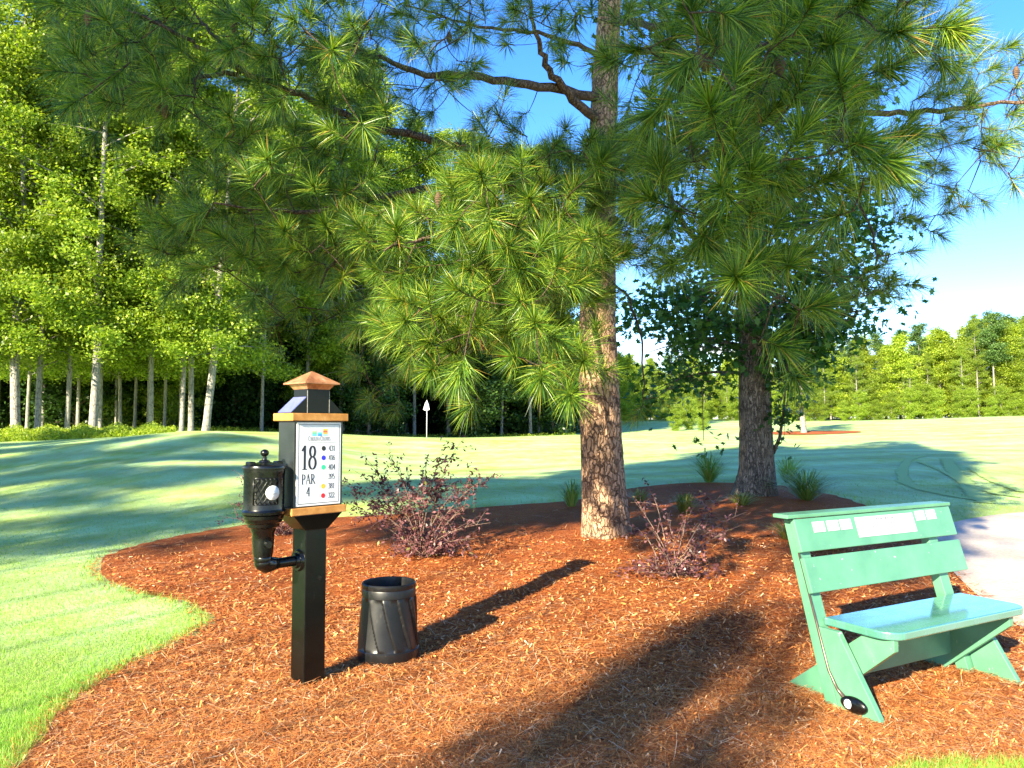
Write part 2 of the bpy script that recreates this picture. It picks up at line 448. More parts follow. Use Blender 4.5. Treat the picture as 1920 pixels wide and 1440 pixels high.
# ------------------------------------------------------------------ lettering: a small serif pen
def arc(cx, cy, rx, ry, a0, a1, n=14):
    return [(cx+rx*math.cos(R(a)), cy+ry*math.sin(R(a))) for a in np.linspace(a0, a1, n)]
GL = {
 '1': (.5, [[(.10,.80),(.30,.98)], [(.30,1),(.30,0)], [(.12,.0),(.48,.0)]]),
 '8': (.62, [arc(.31,.75,.20,.235,90,450,22), arc(.31,.265,.255,.265,90,450,22)]),
 '4': (.62, [[(.44,1),(.44,0)], [(.44,1),(.03,.30),(.60,.30)], [(.30,0),(.58,0)]]),
 '3': (.56, [arc(.25,.76,.20,.23,150,-80,14), arc(.24,.27,.26,.27,80,-150,14)]),
 '6': (.60, [arc(.31,.30,.25,.30,0,360,22), [(.52,.98),(.30,.86),(.14,.66),(.06,.36)]]),
 '9': (.60, [arc(.29,.70,.25,.30,0,360,22), [(.08,.02),(.30,.14),(.46,.34),(.54,.64)]]),
 '0': (.62, [arc(.31,.5,.26,.5,0,360,26)]),
 '2': (.58, [arc(.27,.74,.22,.26,165,-30,14)+[(.08,.04)], [(.05,.02),(.54,.02)], [(.54,.0),(.56,.16)]]),
 '5': (.56, [[(.50,.97),(.14,.97),(.11,.55)], arc(.24,.31,.27,.30,115,-150,16)]),
 'C': (.74, [arc(.42,.5,.37,.5,45,315,22), [(.68,.97),(.68,.78)]]),
 'A': (.76, [[(.06,0),(.37,1)], [(.37,1),(.68,0)], [(.18,.36),(.57,.36)], [(.0,0),(.16,0)], [(.58,0),(.78,0)]]),
 'R': (.70, [[(.14,0),(.14,1)], [(.14,.98)]+arc(.30,.74,.22,.24,90,-90,10)+[(.14,.5)], [(.30,.5),(.66,0)], [(.02,0),(.27,0)], [(.02,.99),(.2,.99)], [(.58,0),(.74,0)]]),
 'O': (.80, [arc(.40,.5,.36,.5,0,360,26)]),
 'L': (.60, [[(.14,0),(.14,1)], [(.02,.0),(.54,.0)], [(.54,0),(.56,.18)], [(.02,.99),(.27,.99)]]),
 'I': (.32, [[(.15,0),(.15,1)], [(.03,0),(.27,0)], [(.03,.99),(.27,.99)]]),
 'N': (.80, [[(.12,0),(.12,1)], [(.12,1),(.66,0)], [(.66,0),(.66,1)], [(.0,0),(.24,0)], [(.54,.99),(.78,.99)]]),
 'U': (.76, [[(.13,1),(.13,.35)]+arc(.38,.32,.25,.32,180,360,12)+[(.63,1)], [(.0,.99),(.26,.99)], [(.5,.99),(.76,.99)]]),
 'S': (.54, [arc(.27,.75,.19,.24,40,270,14)[:-1]+arc(.25,.26,.21,.25,90,-140,14)]),
 'P': (.62, [[(.14,0),(.14,1)], [(.14,.98)]+arc(.29,.72,.24,.26,90,-90,10)+[(.14,.46)], [(.02,0),(.27,0)], [(.02,.99),(.2,.99)]]),
}
def write(mb, text, x, y, h, yf, thick=.13, thin=.045, sx=1.0, track=.06, anchor='l', small=None):
    """strokes in the plane y=yf of the panel, x right, z up; (x,y) lower anchor"""
    def adv(ch): return (.3 if ch == ' ' else GL[ch][0]) + track
    hs = [(h if (small is None or i == 0 or text[i-1] == ' ') else h*small) for i in range(len(text))]
    W = sum(adv(c)*k*sx for c, k in zip(text, hs))
    x = x - (W/2 if anchor == 'c' else W if anchor == 'r' else 0)
    lay = 0
    for ch, k in zip(text, hs):
        if ch != ' ':
            for stp in GL[ch][1]:
                P = [Vector((x+px*k*sx, y+py*k)) for px, py in stp]
                for a, b in zip(P[:-1], P[1:]):
                    d = b-a
                    if d.length < 1e-7: continue
                    d.normalize(); w = (thin+(thick-thin)*abs(d.y)**1.4)*k*.5
                    if ch in 'AN' and d.x*d.y > 0 or (ch == 'N' and abs(d.x) < .1): w *= .5
                    n = Vector((-d.y, d.x))*w; e = d*w*.35
                    lay += 1; yy = yf-.00002*(lay % 7)
                    mb.add([((a-e-n).x, yy, (a-e-n).y), ((b+e-n).x, yy, (b+e-n).y), ((b+e+n).x, yy, (b+e+n).y), ((a-e+n).x, yy, (a-e+n).y)], [(0, 1, 2, 3)])
        x += adv(ch)*k*sx
def disc(mb, x, z, r, yf, n=28, squash=1):
    mb.add([(x+r*math.cos(2*math.pi*i/n), yf, z+r*squash*math.sin(2*math.pi*i/n)) for i in range(n)], [tuple(range(n))])
def rect(mb, x0, x1, z0, z1, yf): mb.add([(x0, yf, z0), (x1, yf, z0), (x1, yf, z1), (x0, yf, z1)], [(0, 1, 2, 3)])

# ------------------------------------------------------------------ tee sign
m_black = plain('black_paint', (.0022, .003, .0026), .3, 0, .3, 9, .06, .1, .25)
m_dkgrey = plain('weathered_black_panel', (.014, .017, .018), .38, 0, .55, 7, .1, .2)
m_cast = plain('black_cast_metal', (.0022, .0026, .0028), .26, .0, .3, 30, .05, .25, .3)
m_plastic = plain('black_plastic', (.0045, .005, .006), .38, 0, .25, 12, .1, 0, .4)
m_white = plain('white_enamel', (.62, .62, .64), .25, 0, .02)
m_ink = plain('black_ink', (.012, .012, .02), .5, 0, .1)
m_greyink = plain('grey_ink', (.22, .22, .25), .5, 0, .1)
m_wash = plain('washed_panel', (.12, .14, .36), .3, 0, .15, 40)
def scuffed(m, light, lo=.66, hi=.74, st=(1, 1, .12), sc=60):
    nt = m.node_tree; bs = nt.nodes['Principled BSDF']; old = bs.inputs['Base Color'].links[0].from_socket
    a = noise(nt, sc, 4, .7, stretch=st); b = noise(nt, 3, 3)
    r = N(nt, 'ShaderNodeMapRange'); r.inputs['From Min'].default_value = lo; r.inputs['From Max'].default_value = hi; nt.links.new(a.outputs['Fac'], r.inputs['Value'])
    q = N(nt, 'ShaderNodeMath'); q.operation = 'MULTIPLY'; nt.links.new(r.outputs['Result'], q.inputs[0]); nt.links.new(b.outputs['Fac'], q.inputs[1])
    nt.links.new(mixc(nt, q.outputs[0], old, light), bs.inputs['Base Color'])
scuffed(m_black, (.05, .055, .05)); scuffed(m_dkgrey, (.12, .125, .12)); scuffed(m_plastic, (.05, .045, .04), .6, .75, (1, 1, .5), 24)
# copper, streaked
m_copper, nt, bs = new_mat('streaked_copper')
a = noise(nt, 14, 5, .6, stretch=(1, 1, .5))
nt.links.new(ramp(nt, a.outputs['Fac'], [(.3, (.30, .11, .05)), (.5, (.52, .23, .11)), (.62, (.62, .33, .18)), (.72, (.78, .55, .38))]), bs.inputs['Base Color'])
bs.inputs['Metallic'].default_value = .45; bs.inputs['Roughness'].default_value = .42
m_trim, nt, bs = new_mat('weathered_copper_trim')
a = noise(nt, 10, 5, .6)
nt.links.new(ramp(nt, a.outputs['Fac'], [(.3, (.32, .13, .025)), (.48, (.46, .20, .045)), (.6, (.55, .26, .07)), (.7, (.66, .40, .22))]), bs.inputs['Base Color'])
bs.inputs['Metallic'].default_value = .25; bs.inputs['Roughness'].default_value = .5

pc = G(569, 1292)
AL = R(47)
cA_, sA_ = math.cos(AL), math.sin(AL)
PW = .142
# the near corner of the post is what the pixel shows; the root is the post's centre
root_xy = (pc[0] + cA_*PW/2 - sA_*PW/2, pc[1] + sA_*PW/2 + cA_*PW/2)
sign = thing('tee_sign', (root_xy[0], root_xy[1], h1(*root_xy)), 'tall black post sign with white yardage panel and copper pyramid cap in the mulch', 'sign', AL)
b = MB(); b.box(-PW/2, PW/2, -PW/2, PW/2, -.1, .93); b.build('post', m_black, sign, bevel=.006)
b = MB(); b.frustum(PW+.01, PW+.01, .90, .33, .19, .992); b.build('flared_collar', m_black, sign, bevel=.004)
b = MB(); b.box(-.185, .185, -.105, .105, .992, 1.035); b.build('lower_trim', m_trim, sign, bevel=.004)
b = MB(); b.box(-.165, .165, -.085, .085, 1.035, 1.535); b.build('cabinet', m_dkgrey, sign, bevel=.003)
b = MB(); b.box(-.19, .19, -.108, .108, 1.535, 1.58); b.build('upper_trim', m_trim, sign, bevel=.004)
b = MB(); b.box(-.075, .075, -.075, .075, 1.58, 1.725); b.build('neck', m_black, sign, bevel=.003)
for q in (-1, 1):
    b = MB(); b.prism([(q*.078, 1.672), (q*.178, 1.582), (q*.078, 1.582)], -.070, .070, axis=1); b.build('slanted_bracket', m_black, sign)
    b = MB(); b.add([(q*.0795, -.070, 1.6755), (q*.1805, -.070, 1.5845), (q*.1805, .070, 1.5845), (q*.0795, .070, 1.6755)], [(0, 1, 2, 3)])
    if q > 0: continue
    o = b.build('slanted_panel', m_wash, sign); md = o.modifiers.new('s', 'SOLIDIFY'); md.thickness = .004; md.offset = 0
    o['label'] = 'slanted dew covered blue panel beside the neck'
m_worn = plain('worn_paint_edge', (.20, .20, .19), .6, 0, .5, 60)
for q in (-1, 1):
    b = MB(); b.box(q*.0745-.0016, q*.0745+.0016, -.0765, -.0735, 1.582, 1.715); b.build('worn_edge', m_worn, sign)
b = MB(); b.frustum(.152, .152, 1.722, .195, .195, 1.752); b.build('cap_moulding', m_copper, sign, bevel=.002)
b = MB(); b.frustum(.24, .24, 1.752, .24, .24, 1.762); b.frustum(.236, .236, 1.762, .012, .012, 1.832); b.build('pyramid_cap', m_copper, sign, bevel=.002)
# white panel with writing
yp = -.089
b = MB(); b.box(-.15, .15, yp, -.085, 1.043, 1.527); panel = b.build('sign_panel', m_white, sign, bevel=.001)
y1 = yp-.0008
b = MB(); t = .0028
x0, x1, z0, z1 = -.139, .139, 1.055, 1.515
rect(b, x0, x1, z0, z0+t, y1); rect(b, x0, x1, z1-t, z1, y1); rect(b, x0, x0+t, z0+t, z1-t, y1); rect(b, x1-t, x1, z0+t, z1-t, y1)
b.build('border_line', m_ink, panel)
b = MB(); rect(b, -.118, .118, 1.407, 1.4088, y1); b.build('rule_line', m_greyink, panel)
b = MB(); write(b, 'CAROLINA COLOURS', 0, 1.420, .0265, y1, .12, .06, .60, .05, 'c', .8); b.build('club_name', m_greyink, panel)
b = MB(); write(b, '18', -.122, 1.255, .135, y1, .105, .035, .62, .10); b.build('hole_number', m_ink, panel)
b = MB(); write(b, 'PAR', -.070, 1.170, .056, y1, .11, .045, .72, .06, 'c'); write(b, '4', -.070, 1.100, .052, y1, .11, .045, .72, .06, 'c'); b.build('par_text', m_ink, panel)
dots = [((.015,.015,.018),'431'), ((.02,.02,.62),'416'), ((.02,.52,.26),'404'), (None,'395'), ((.78,.40,.02),'381'), ((.58,.01,.02),'322')]
for k, (col, txt) in enumerate(dots):
    zc = 1.374-k*.0555; xd = .030
    b = MB()
    if col: disc(b, xd, zc, .0142, y1)
    else:
        for i in range(28):
            a0, a1 = 2*math.pi*i/28, 2*math.pi*(i+1)/28
            b.add([(xd+r*math.cos(a), y1, zc+r*math.sin(a)) for r, a in ((.0128, a0), (.0142, a0), (.0142, a1), (.0128, a1))], [(0, 1, 2, 3)])
    b.build('tee_dot', plain('dot_ink', col or (.2, .2, .22), .4, 0, .05), panel)
    b = MB(); write(b, txt, .064, zc-.0155, .031, y1, .12, .05, .78, .05); b.build('yardage', m_ink, panel)
sq = [[(.80,.62,.82),(.45,.75,.30),(.15,.62,.30),(.1,.65,.8)], [(.55,.85,.9),(.75,.9,.95),(.1,.6,.8),(.03,.25,.6)], [(.85,.45,.03),(.6,.12,.02),(.85,.35,.03),(.3,.75,.55)]]
for k in range(3):
    xx = -.049+k*.037
    for j in range(4):
        b = MB(); rect(b, xx, xx+.029, 1.490-.0105*(j+1), 1.490-.0105*j-.001, y1)
        b.build('emblem_stripe', plain('emblem_ink', sq[k][j], .4, 0, .05), panel)

# ------------------------------------------------------------------ ball washer on the post's left side
Lr = .30
wx, wy = sign.location.x - cA_*Lr, sign.location.y - sA_*Lr
bw = thing('ball_washer', (wx, wy, sign.location.z), 'black ball washer with knob lid and round white sticker beside the sign post', 'ball washer', AL)
b = MB(); b.lathe([(0,1.005),(.100,1.005),(.118,1.012),(.120,1.026),(.112,1.036),(.111,1.04),(.111,1.235),(.114,1.245),(.114,1.262),(0,1.262)], 56); b.build('barrel', m_cast, bw, True, angle=35)
b = MB(); b.lathe([(0,1.262),(.119,1.262),(.121,1.270),(.117,1.282),(.09,1.293),(.05,1.298),(.032,1.302),(.028,1.310),(.014,1.315),(.010,1.335),(.012,1.340),(0,1.340)], 48)
lid = b.build('lid', m_cast, bw, True, angle=40)
b = MB(); b.ellipsoid((0, 0, 1.353), .024, .024, .021); b.build('knob', m_cast, lid, True)
for sgn in (-1, 1):
    b = MB(); b.box(sgn*.085-.018, sgn*.085+.018, -.028, .028, 1.283, 1.306); b.build('lid_lug', m_cast, lid, bevel=.006)
b = MB(); b.lathe([(0,1.005),(.112,1.005),(.108,.985),(.104,.982),(.100,.965),(.090,.958),(.086,.94),(.072,.932),(.066,.91),(.062,.905),(.060,.86),(.056,.80),(.052,.772),(0,.772)], 44); b.build('neck', m_cast, bw, True, angle=40)
b = MB()
th0 = math.atan2(-wy, -wx) - AL      # the panel with the lattice faces the fairway side
thc = th0 + .10
def cyl(th, z, r=.1135): return (r*math.cos(th), r*math.sin(th), z)
HW, ZA, ZB = .62, 1.07, 1.215
def seg_clip(t0, s):
    pts = []
    for z in np.linspace(ZA, ZB, 9):
        th = t0+s*(z-ZA)/.145*.75
        if abs(th) <= HW: pts.append(cyl(thc+th, z))
    return pts
for k in np.arange(-1.5, 1.51, .22):
    for s in (1, -1):
        p = seg_clip(k, s)
        if len(p) > 1: b.tube(p, .0026, 5)
fr = [cyl(thc-HW, z) for z in np.linspace(ZA, ZB, 3)] + [cyl(thc+t, ZB) for t in np.linspace(-HW, HW, 10)] + [cyl(thc+HW, z) for z in np.linspace(ZB, ZA, 3)] + [cyl(thc+t, ZA) for t in np.linspace(HW, -HW, 10)]
b.tube(fr, .003, 5); b.build('lattice_panel', m_cast, bw, True)
ths = thc+.32
b = MB(); n = 32; cz = 1.135
ring = [cyl(ths+.040*math.cos(2*math.pi*i/n)/.118, cz+.040*math.sin(2*math.pi*i/n), .1185) for i in range(n)]
b.add(ring+[cyl(ths, cz, .1185)], [(i, (i+1) % n, n) for i in range(n)])
st_ = b.build('sticker', m_white, bw, True); md = st_.modifiers.new('s', 'SOLIDIFY'); md.thickness = .006; md.offset = -1
b = MB()
for zz, hw in ((1.148, .008), (1.141, .012), (1.131, .026), (1.126, .02)):
    for q in np.arange(-hw, hw, .006):
        b.add([cyl(ths+(q+dq)/.118, zz+dz, .1194) for dq, dz in ((0, 0), (.004, 0), (.004, .0026), (0, .0026))], [(0, 1, 2, 3)])
b.build('sticker_print', m_greyink, st_)
b = MB(); b.tube([(0,0,.79),(0,0,.755),(.006,0,.735),(.022,0,.722),(.05,0,.722),(.09,0,.722)], [.052,.050,.050,.048,.042,.034], 18); b.ellipsoid((.004,0,.735), .05, .05, .045); b.build('elbow', m_cast, bw, True)
b = MB(); b.tube([(.05,0,.722),(.19,0,.722),(.2275,0,.722)], .030, 18); b.build('arm', m_cast, bw, True, angle=50)
b = MB(); b.tube([(.212,0,.722),(.2285,0,.722)], [.058,.064], 24); b.tube([(.196,0,.722),(.213,0,.722)], [.040,.046], 24); b.build('flange', m_cast, bw, True, angle=40)
b = MB(); b.tube([(.046*math.cos(ths), .046*math.sin(ths), .845), (.080*math.cos(ths), .080*math.sin(ths), .845)], [.022, .019], 16); b.build('drain_plug', m_cast, bw, True, angle=40)

# ------------------------------------------------------------------ litter bin
pb = G(728, 1236)
binr = thing('litter_bin', (pb[0], pb[1], pb[2]+.01), 'squat black plastic bin with swirled ribs standing on the mulch beside the sign post', 'bin')
n, m = 160, 30
vs = []
for j in range(m+1):
    t = j/m; z = .075+.325*t
    for i in range(n):
        th = 2*math.pi*i/n
        s = (11*th/(2*math.pi) + .95*t**.8) % 1.0
        fade = min(1, min(t, 1-t)/.04)
        r = .190-.020*t + fade*(.018*(1-s)**1.2 - .008*math.exp(-(s/.06)**2) - .008)
        vs.append((r*math.cos(th), r*math.sin(th), z))
fs = [(j*n+i, j*n+(i+1) % n, (j+1)*n+(i+1) % n, (j+1)*n+i) for j in range(m) for i in range(n)]
b = MB(); b.add(vs, fs); b.build('ribbed_wall', m_plastic, binr, True, angle=40)
b = MB(); b.lathe([(0,-.02),(.186,-.02),(.191,.0),(.196,.01),(.197,.07),(.190,.077),(.17,.077)], 64); b.build('base_band', m_plastic, binr, True, angle=35)
b = MB(); b.lathe([(.165,.398),(.173,.402),(.1735,.445),(.171,.452),(.174,.458),(.174,.480),(.168,.487),(.160,.484),(.157,.46),(.155,.30),(.150,.06),(0,.055)], 64); b.build('rim', m_plastic, binr, True, angle=35)

# ------------------------------------------------------------------ bench
m_green, nt, bs = new_mat('green_bench_paint')
a = noise(nt, 6, 5, .6); w_ = noise(nt, 90, 3, .6, stretch=(.25, 1, .25))
c = ramp(nt, a.outputs['Fac'], [(.3, (.062, .185, .112)), (.7, (.090, .242, .148))])
sp_ = N(nt, 'ShaderNodeMapRange'); sp_.inputs['From Min'].default_value = .70; sp_.inputs['From Max'].default_value = .74; sp_.inputs['To Max'].default_value = .6
nt.links.new(w_.outputs['Fac'], sp_.inputs['Value'])
c = mixc(nt, sp_.outputs['Result'], c, (.55, .62, .55))
nt.links.new(c, bs.inputs['Base Color']); bs.inputs['Roughness'].default_value = .35
gr = noise(nt, 30, 5, .65, stretch=(.06, 1, .6)); bump(nt, bs, gr.outputs['Fac'], .3, .004)
m_wet, nt, bs = new_mat('wet_green_paint')
a = noise(nt, 7, 6, .65, stretch=(1, 2.5, 1))
nt.links.new(ramp(nt, a.outputs['Fac'], [(.35, (.045, .18, .12)), (.6, (.06, .19, .16))]), bs.inputs['Base Color'])
rr = N(nt, 'ShaderNodeMapRange'); rr.inputs['From Min'].default_value = .42; rr.inputs['From Max'].default_value = .6; rr.inputs['To Min'].default_value = .14; rr.inputs['To Max'].default_value = .4
nt.links.new(a.outputs['Fac'], rr.inputs['Value']); nt.links.new(rr.outputs['Result'], bs.inputs['Roughness']); bs.inputs['Specular IOR Level'].default_value = .8
bs.inputs['Coat Weight'].default_value = 1; bs.inputs['Coat Roughness'].default_value = .1; bs.inputs['Coat IOR'].default_value = 1.8
pf = G(1656, 1364)
BR = math.atan2(.49, .87)
bench = thing('park_bench', (pf[0], pf[1], pf[2]), 'green wooden bench with slanted back, white plaques and wet seat beside the path', 'bench', BR)
zg = .012
for k in range(2):
    a0 = 0 if k == 0 else 1.205
    b = MB(); b.prism([(.255,zg-.03),(.335,zg-.03),(.605,.975),(.55,.975)], a0, a0+.09); b.build('back_support', m_green, bench, bevel=.004)
    la = 0 if k == 0 else 1.258
    b = MB(); b.prism([(.250,zg-.03),(-.012,zg-.03),(.255,.413),(.376,.413)], la-.002, la+.036); b.build('leg', m_green, bench, bevel=.004)
    ss = .095 if k == 0 else 1.16
    b = MB(); b.prism([(.72,zg-.03),(.43,zg-.03),(-.005,.355),(-.005,.413),(.165,.413)], ss, ss+.04); b.build('seat_support', m_green, bench, bevel=.004)
b = MB(); b.prism([(.345,.115),(.38,.115),(.38,.285),(.345,.285)], .137, 1.158); b.build('stretcher', m_green, bench, bevel=.004)
# seat, rounded front corners
x0, x1, s0, s1, r = .055, 1.335, -.035, .385, .11
poly = [(x0, s1), (x0, s0+r)] + [(x0+r-r*math.cos(t), s0+r-r*math.sin(t)) for t in np.linspace(.15, 1.42, 8)] + [(x1-r+r*math.sin(t), s0+r-r*math.cos(t)) for t in np.linspace(.15, 1.42, 8)] + [(x1, s0+r), (x1, s1)]
b = MB(); b.prism(poly, .415, .458, axis=2); b.build('seat', m_wet, bench, bevel=.008, seg=3)
for zb, zt in ((.590, .775), (.805, .985)):
    fs_ = lambda z: .222+.3*z
    b = MB(); b.prism([(fs_(zb), zb), (fs_(zt), zt), (fs_(zt)+.032, zt-.009), (fs_(zb)+.032, zb-.009)], -.015, 1.465); plank = b.build('back_plank', m_green, bench, bevel=.004)
b = MB(); b.box(-.075, 1.468, .508, .615, .988, 1.010); b.build('top_board', m_green, bench, bevel=.004)
def on_plank(a, t): # a along, t up the plank 0..1, just in front of the top plank
    z = .805+.18*t; return (a, .222+.3*z-.0035*.958, z-.0035*-.29)
def plaque(a0, a1, t0, t1, lines):
    b = MB(); q = [on_plank(a0, t0), on_plank(a1, t0), on_plank(a1, t1), on_plank(a0, t1)]
    back = [(p[0], p[1]+.006, p[2]-.002) for p in q]
    b.add(q+back, [(0,1,2,3),(7,6,5,4),(0,4,5,1),(1,5,6,2),(2,6,7,3),(3,7,4,0)])
    pl = b.build('plaque', m_plaque, bench)
    b = MB()
    for tt, f0, f1, hh in lines:
        x = f0
        while x < f1:
            w = random.uniform(.015, .05)*(1 if a1-a0 > .2 else 2.2); xe = min(f1, x+w)
            A0, A1 = a0+(a1-a0)*x, a0+(a1-a0)*xe
            T0 = t0+(t1-t0)*tt; T1 = T0+(t1-t0)*hh
            b.add([(p[0], p[1]-.0012, p[2]+.0004) for p in (on_plank(A0, T0), on_plank(A1, T0), on_plank(A1, T1), on_plank(A0, T1))], [(0,1,2,3)])
            x = xe+.012*(1 if a1-a0 > .2 else 2)
    b.build('faint_print', m_faint, pl)
m_faint = plain('faint_print', (.16, .16, .19), .5, 0, .05); m_plaque = plain('plaque_white', (.40, .40, .41), .3, 0, .03)
plaque(.50, 1.055, .25, .88, [(.78,.34,.66,.12), (.55,.3,.72,.055), (.44,.2,.82,.05), (.30,.3,.75,.05), (.18,.33,.7,.05)])
for a0 in (.125, .245, .36): plaque(a0, a0+.097, .54, .86, [(.45,.25,.75,.08), (.65,.2,.8,.06)])
for a0 in (1.085, 1.20): plaque(a0, a0+.092, .60, .92, [(.45,.25,.75,.08)])
b = MB(); b.tube([(-.010, .252+.3*.80, .80), (-.010, .250+.3*.20, .20), (-.014, .255, .12), (-.018, .20, .08)], [.006, .007, .009, .014], 8)
club = b.build('golf_club', plain('brown_steel', (.10, .075, .06), .3, .6), bench, True)
b = MB(); b.ellipsoid((-.022, .150, .068), .024, .080, .042, 18, 10); b.build('club_head', m_cast, club, True)
b = MB(); b.ellipsoid((-.042, .170, .070), .010, .024, .024, 18, 10); b.build('golf_ball', m_white, club, True)

# ------------------------------------------------------------------ foliage helpers
def unit(v): return v/(np.linalg.norm(v, axis=-1, keepdims=True)+1e-9)
def rand_dirs(n): return unit(rng.normal(size=(n, 3)))
def leaf_quads(c, size, flat=.5, droop=0, asp=.55):
    """pointed four-corner leaves about points c"""
    n = len(c); u = rand_dirs(n); u[:, 2] = u[:, 2]*(1-flat)-droop; u = unit(u)
    nrm = rand_dirs(n); nrm[:, 2] = np.abs(nrm[:, 2])+flat; v = unit(np.cross(nrm, u))
    s = (size*rng.uniform(.7, 1.3, n))[:, None]*.5
    u = u*s; v = v*s*asp
    return np.stack([c-u, c+v-u*.1, c+u, c-v-u*.1], 1).reshape(-1, 3), np.arange(4*n).reshape(-1, 4)
def star_leaves(c, size, droop=.5):
    """lobed leaves, ten corners"""
    n = len(c); u = rand_dirs(n); u[:, 2] -= droop; u = unit(u)
    nrm = rand_dirs(n); nrm[:, 2] = np.abs(nrm[:, 2])+.7; v = unit(np.cross(nrm, u)); s = (size*rng.uniform(.7, 1.25, n))[:, None]*.5
    shp = [(-1,0),(-.5,.35),(-.45,.95),(0,.45),(.45,.8),(.4,.3),(1.1,0),(.4,-.3),(.45,-.8),(0,-.45),(-.45,-.95),(-.5,-.35)]
    V = np.stack([c+u*s*a+v*s*b for a, b in shp], 1).reshape(-1, 3)
    return V, np.arange(12*n).reshape(-1, 12)

def trunk_mesh(name, path, radii, mat, parent, n=28, flare=0, rough=.04, sub=6, seed=0):
    """tapered trunk along a path with uneven girth and a flared foot"""
    P = np.array(path, float); t = np.linspace(0, len(P)-1, (len(P)-1)*sub+1)
    C = np.stack([np.interp(t, range(len(P)), P[:, k]) for k in range(3)], 1); r = np.interp(t, range(len(P)), radii)
    ang = np.linspace(0, 2*np.pi, n, endpoint=False); V = []
    q = np.random.default_rng(seed); ph = q.uniform(0, 6.28, 8)
    for i in range(len(C)):
        z = C[i, 2]-C[0, 2]
        fl = 1+flare*np.exp(-z/.28)*(.65+.5*np.maximum(0, np.sin(ang*3+ph[0]))+.3*np.maximum(0, np.sin(ang*5+ph[1])))
        rr = r[i]*fl*(1+rough*(np.sin(ang*2+ph[2]+z*1.1)+.6*np.sin(ang*5+ph[3]-z*2.3)+.5*np.sin(ang*9+ph[4]+z*3.1))+rough*.5*q.normal(size=n))
        V.append(np.stack([C[i, 0]+rr*np.cos(ang), C[i, 1]+rr*np.sin(ang), np.full(n, C[i, 2])], 1))
    V = np.concatenate(V); m = len(C)
    i, j = np.meshgrid(np.arange(m-1), np.arange(n), indexing='ij'); i = i.ravel(); j = j.ravel(); j2 = (j+1) % n
    return mesh_np(name, V, np.stack([i*n+j, i*n+j2, (i+1)*n+j2, (i+1)*n+j], 1), mat, parent, True)

def tubes_np(segs, n=5):
    """many tapered tubes at once: segs = list of (path (k,3), radii)"""
    Vs, Fs, b = [], [], 0; ang = np.linspace(0, 2*np.pi, n, endpoint=False)
    for P, r in segs:
        P = np.asarray(P, float); k = len(P); r = np.broadcast_to(r, (k,))
        T = unit(np.gradient(P, axis=0)); ref = np.array([.31, .17, .93]); a = unit(np.cross(T, ref)); bb = np.cross(T, a)
        V = P[:, None]+r[:, None, None]*(np.cos(ang)[None, :, None]*a[:, None]+np.sin(ang)[None, :, None]*bb[:, None])
        Vs.append(V.reshape(-1, 3))
        i, j = np.meshgrid(np.arange(k-1), np.arange(n), indexing='ij'); i = i.ravel(); j = j.ravel(); j2 = (j+1) % n
        Fs.append(np.stack([b+i*n+j, b+i*n+j2, b+(i+1)*n+j2, b+(i+1)*n+j], 1)); b += k*n
    return np.concatenate(Vs), np.concatenate(Fs)
def bez(a, c, b, k=6):
    t = np.linspace(0, 1, k)[:, None]; return (1-t)**2*a+2*t*(1-t)*c+t*t*b

# ------------------------------------------------------------------ the big pine
m_pbark = bark_mat('pine_bark', (.10, .055, .035), (.25, .14, .082), (.50, .32, .205), 24, (1, 1, .34), 1.0, .03, .13)
m_twig = bark_mat('pine_twig', (.02, .013, .010), (.06, .04, .028), (.11, .075, .05), 22, (1, 1, 1), .5, .01)
m_limb = bark_mat('shaded_limb_bark', (.035, .02, .014), (.10, .065, .045), (.20, .13, .09), 30, (1, 1, .6), .8, .02, .12)  # bark colour darkened to carry the crown's shade on the limbs
m_needle = leaf_mat('pine_needle', [(0, (.014, .052, .010)), (.35, (.048, .130, .015)), (.75, (.18, .29, .022)), (.95, (.34, .41, .04)), (1, (.45, .22, .06))], .24, .38, (1.4, 1.4, .5))
m_cone = plain('pine_cone_scales', (.10, .055, .03), .8, 0, .4, 40)
pp = G(1137, 1001)
pine = thing('pine_tree', pp, 'big pine in the mulch bed with brown plated trunk and long needles', 'tree')
off = lambda p: np.asarray(p, float)-pp
tp = [off((pp[0], pp[1], pp[2]-.12)), off(PX(1133, 950, 9.0)), off(PX(1128, 850, 9.0)), off(PX(1123, 700, 9.0)), off(PX(1120, 600, 9.02)), off(PX(1124, 430, 9.05)), off(PX(1131, 250, 9.1)), off(PX(1136, 130, 9.15)), off(PX(1143, 0, 9.2)), off(PX(1150, -200, 9.3)), off(PX(1155, -500, 9.3)), off(PX(1150, -900, 9.4)), off(PX(1150, -1250, 9.4))]
tr = [.285, .262, .245, .225, .205, .185, .172, .155, .14, .12, .09, .05, .02]
trunk_mesh('trunk', tp, tr, m_pbark, pine, 44, .2, .03, 14, 3)
def tpoint(px, py): # trunk axis at the row py
    k = np.interp(py, [-1250, -900, -500, -200, 0, 130, 250, 430, 600], [9.4, 9.4, 9.3, 9.3, 9.2, 9.15, 9.1, 9.05, 9.02]); return PX(px, py, k)
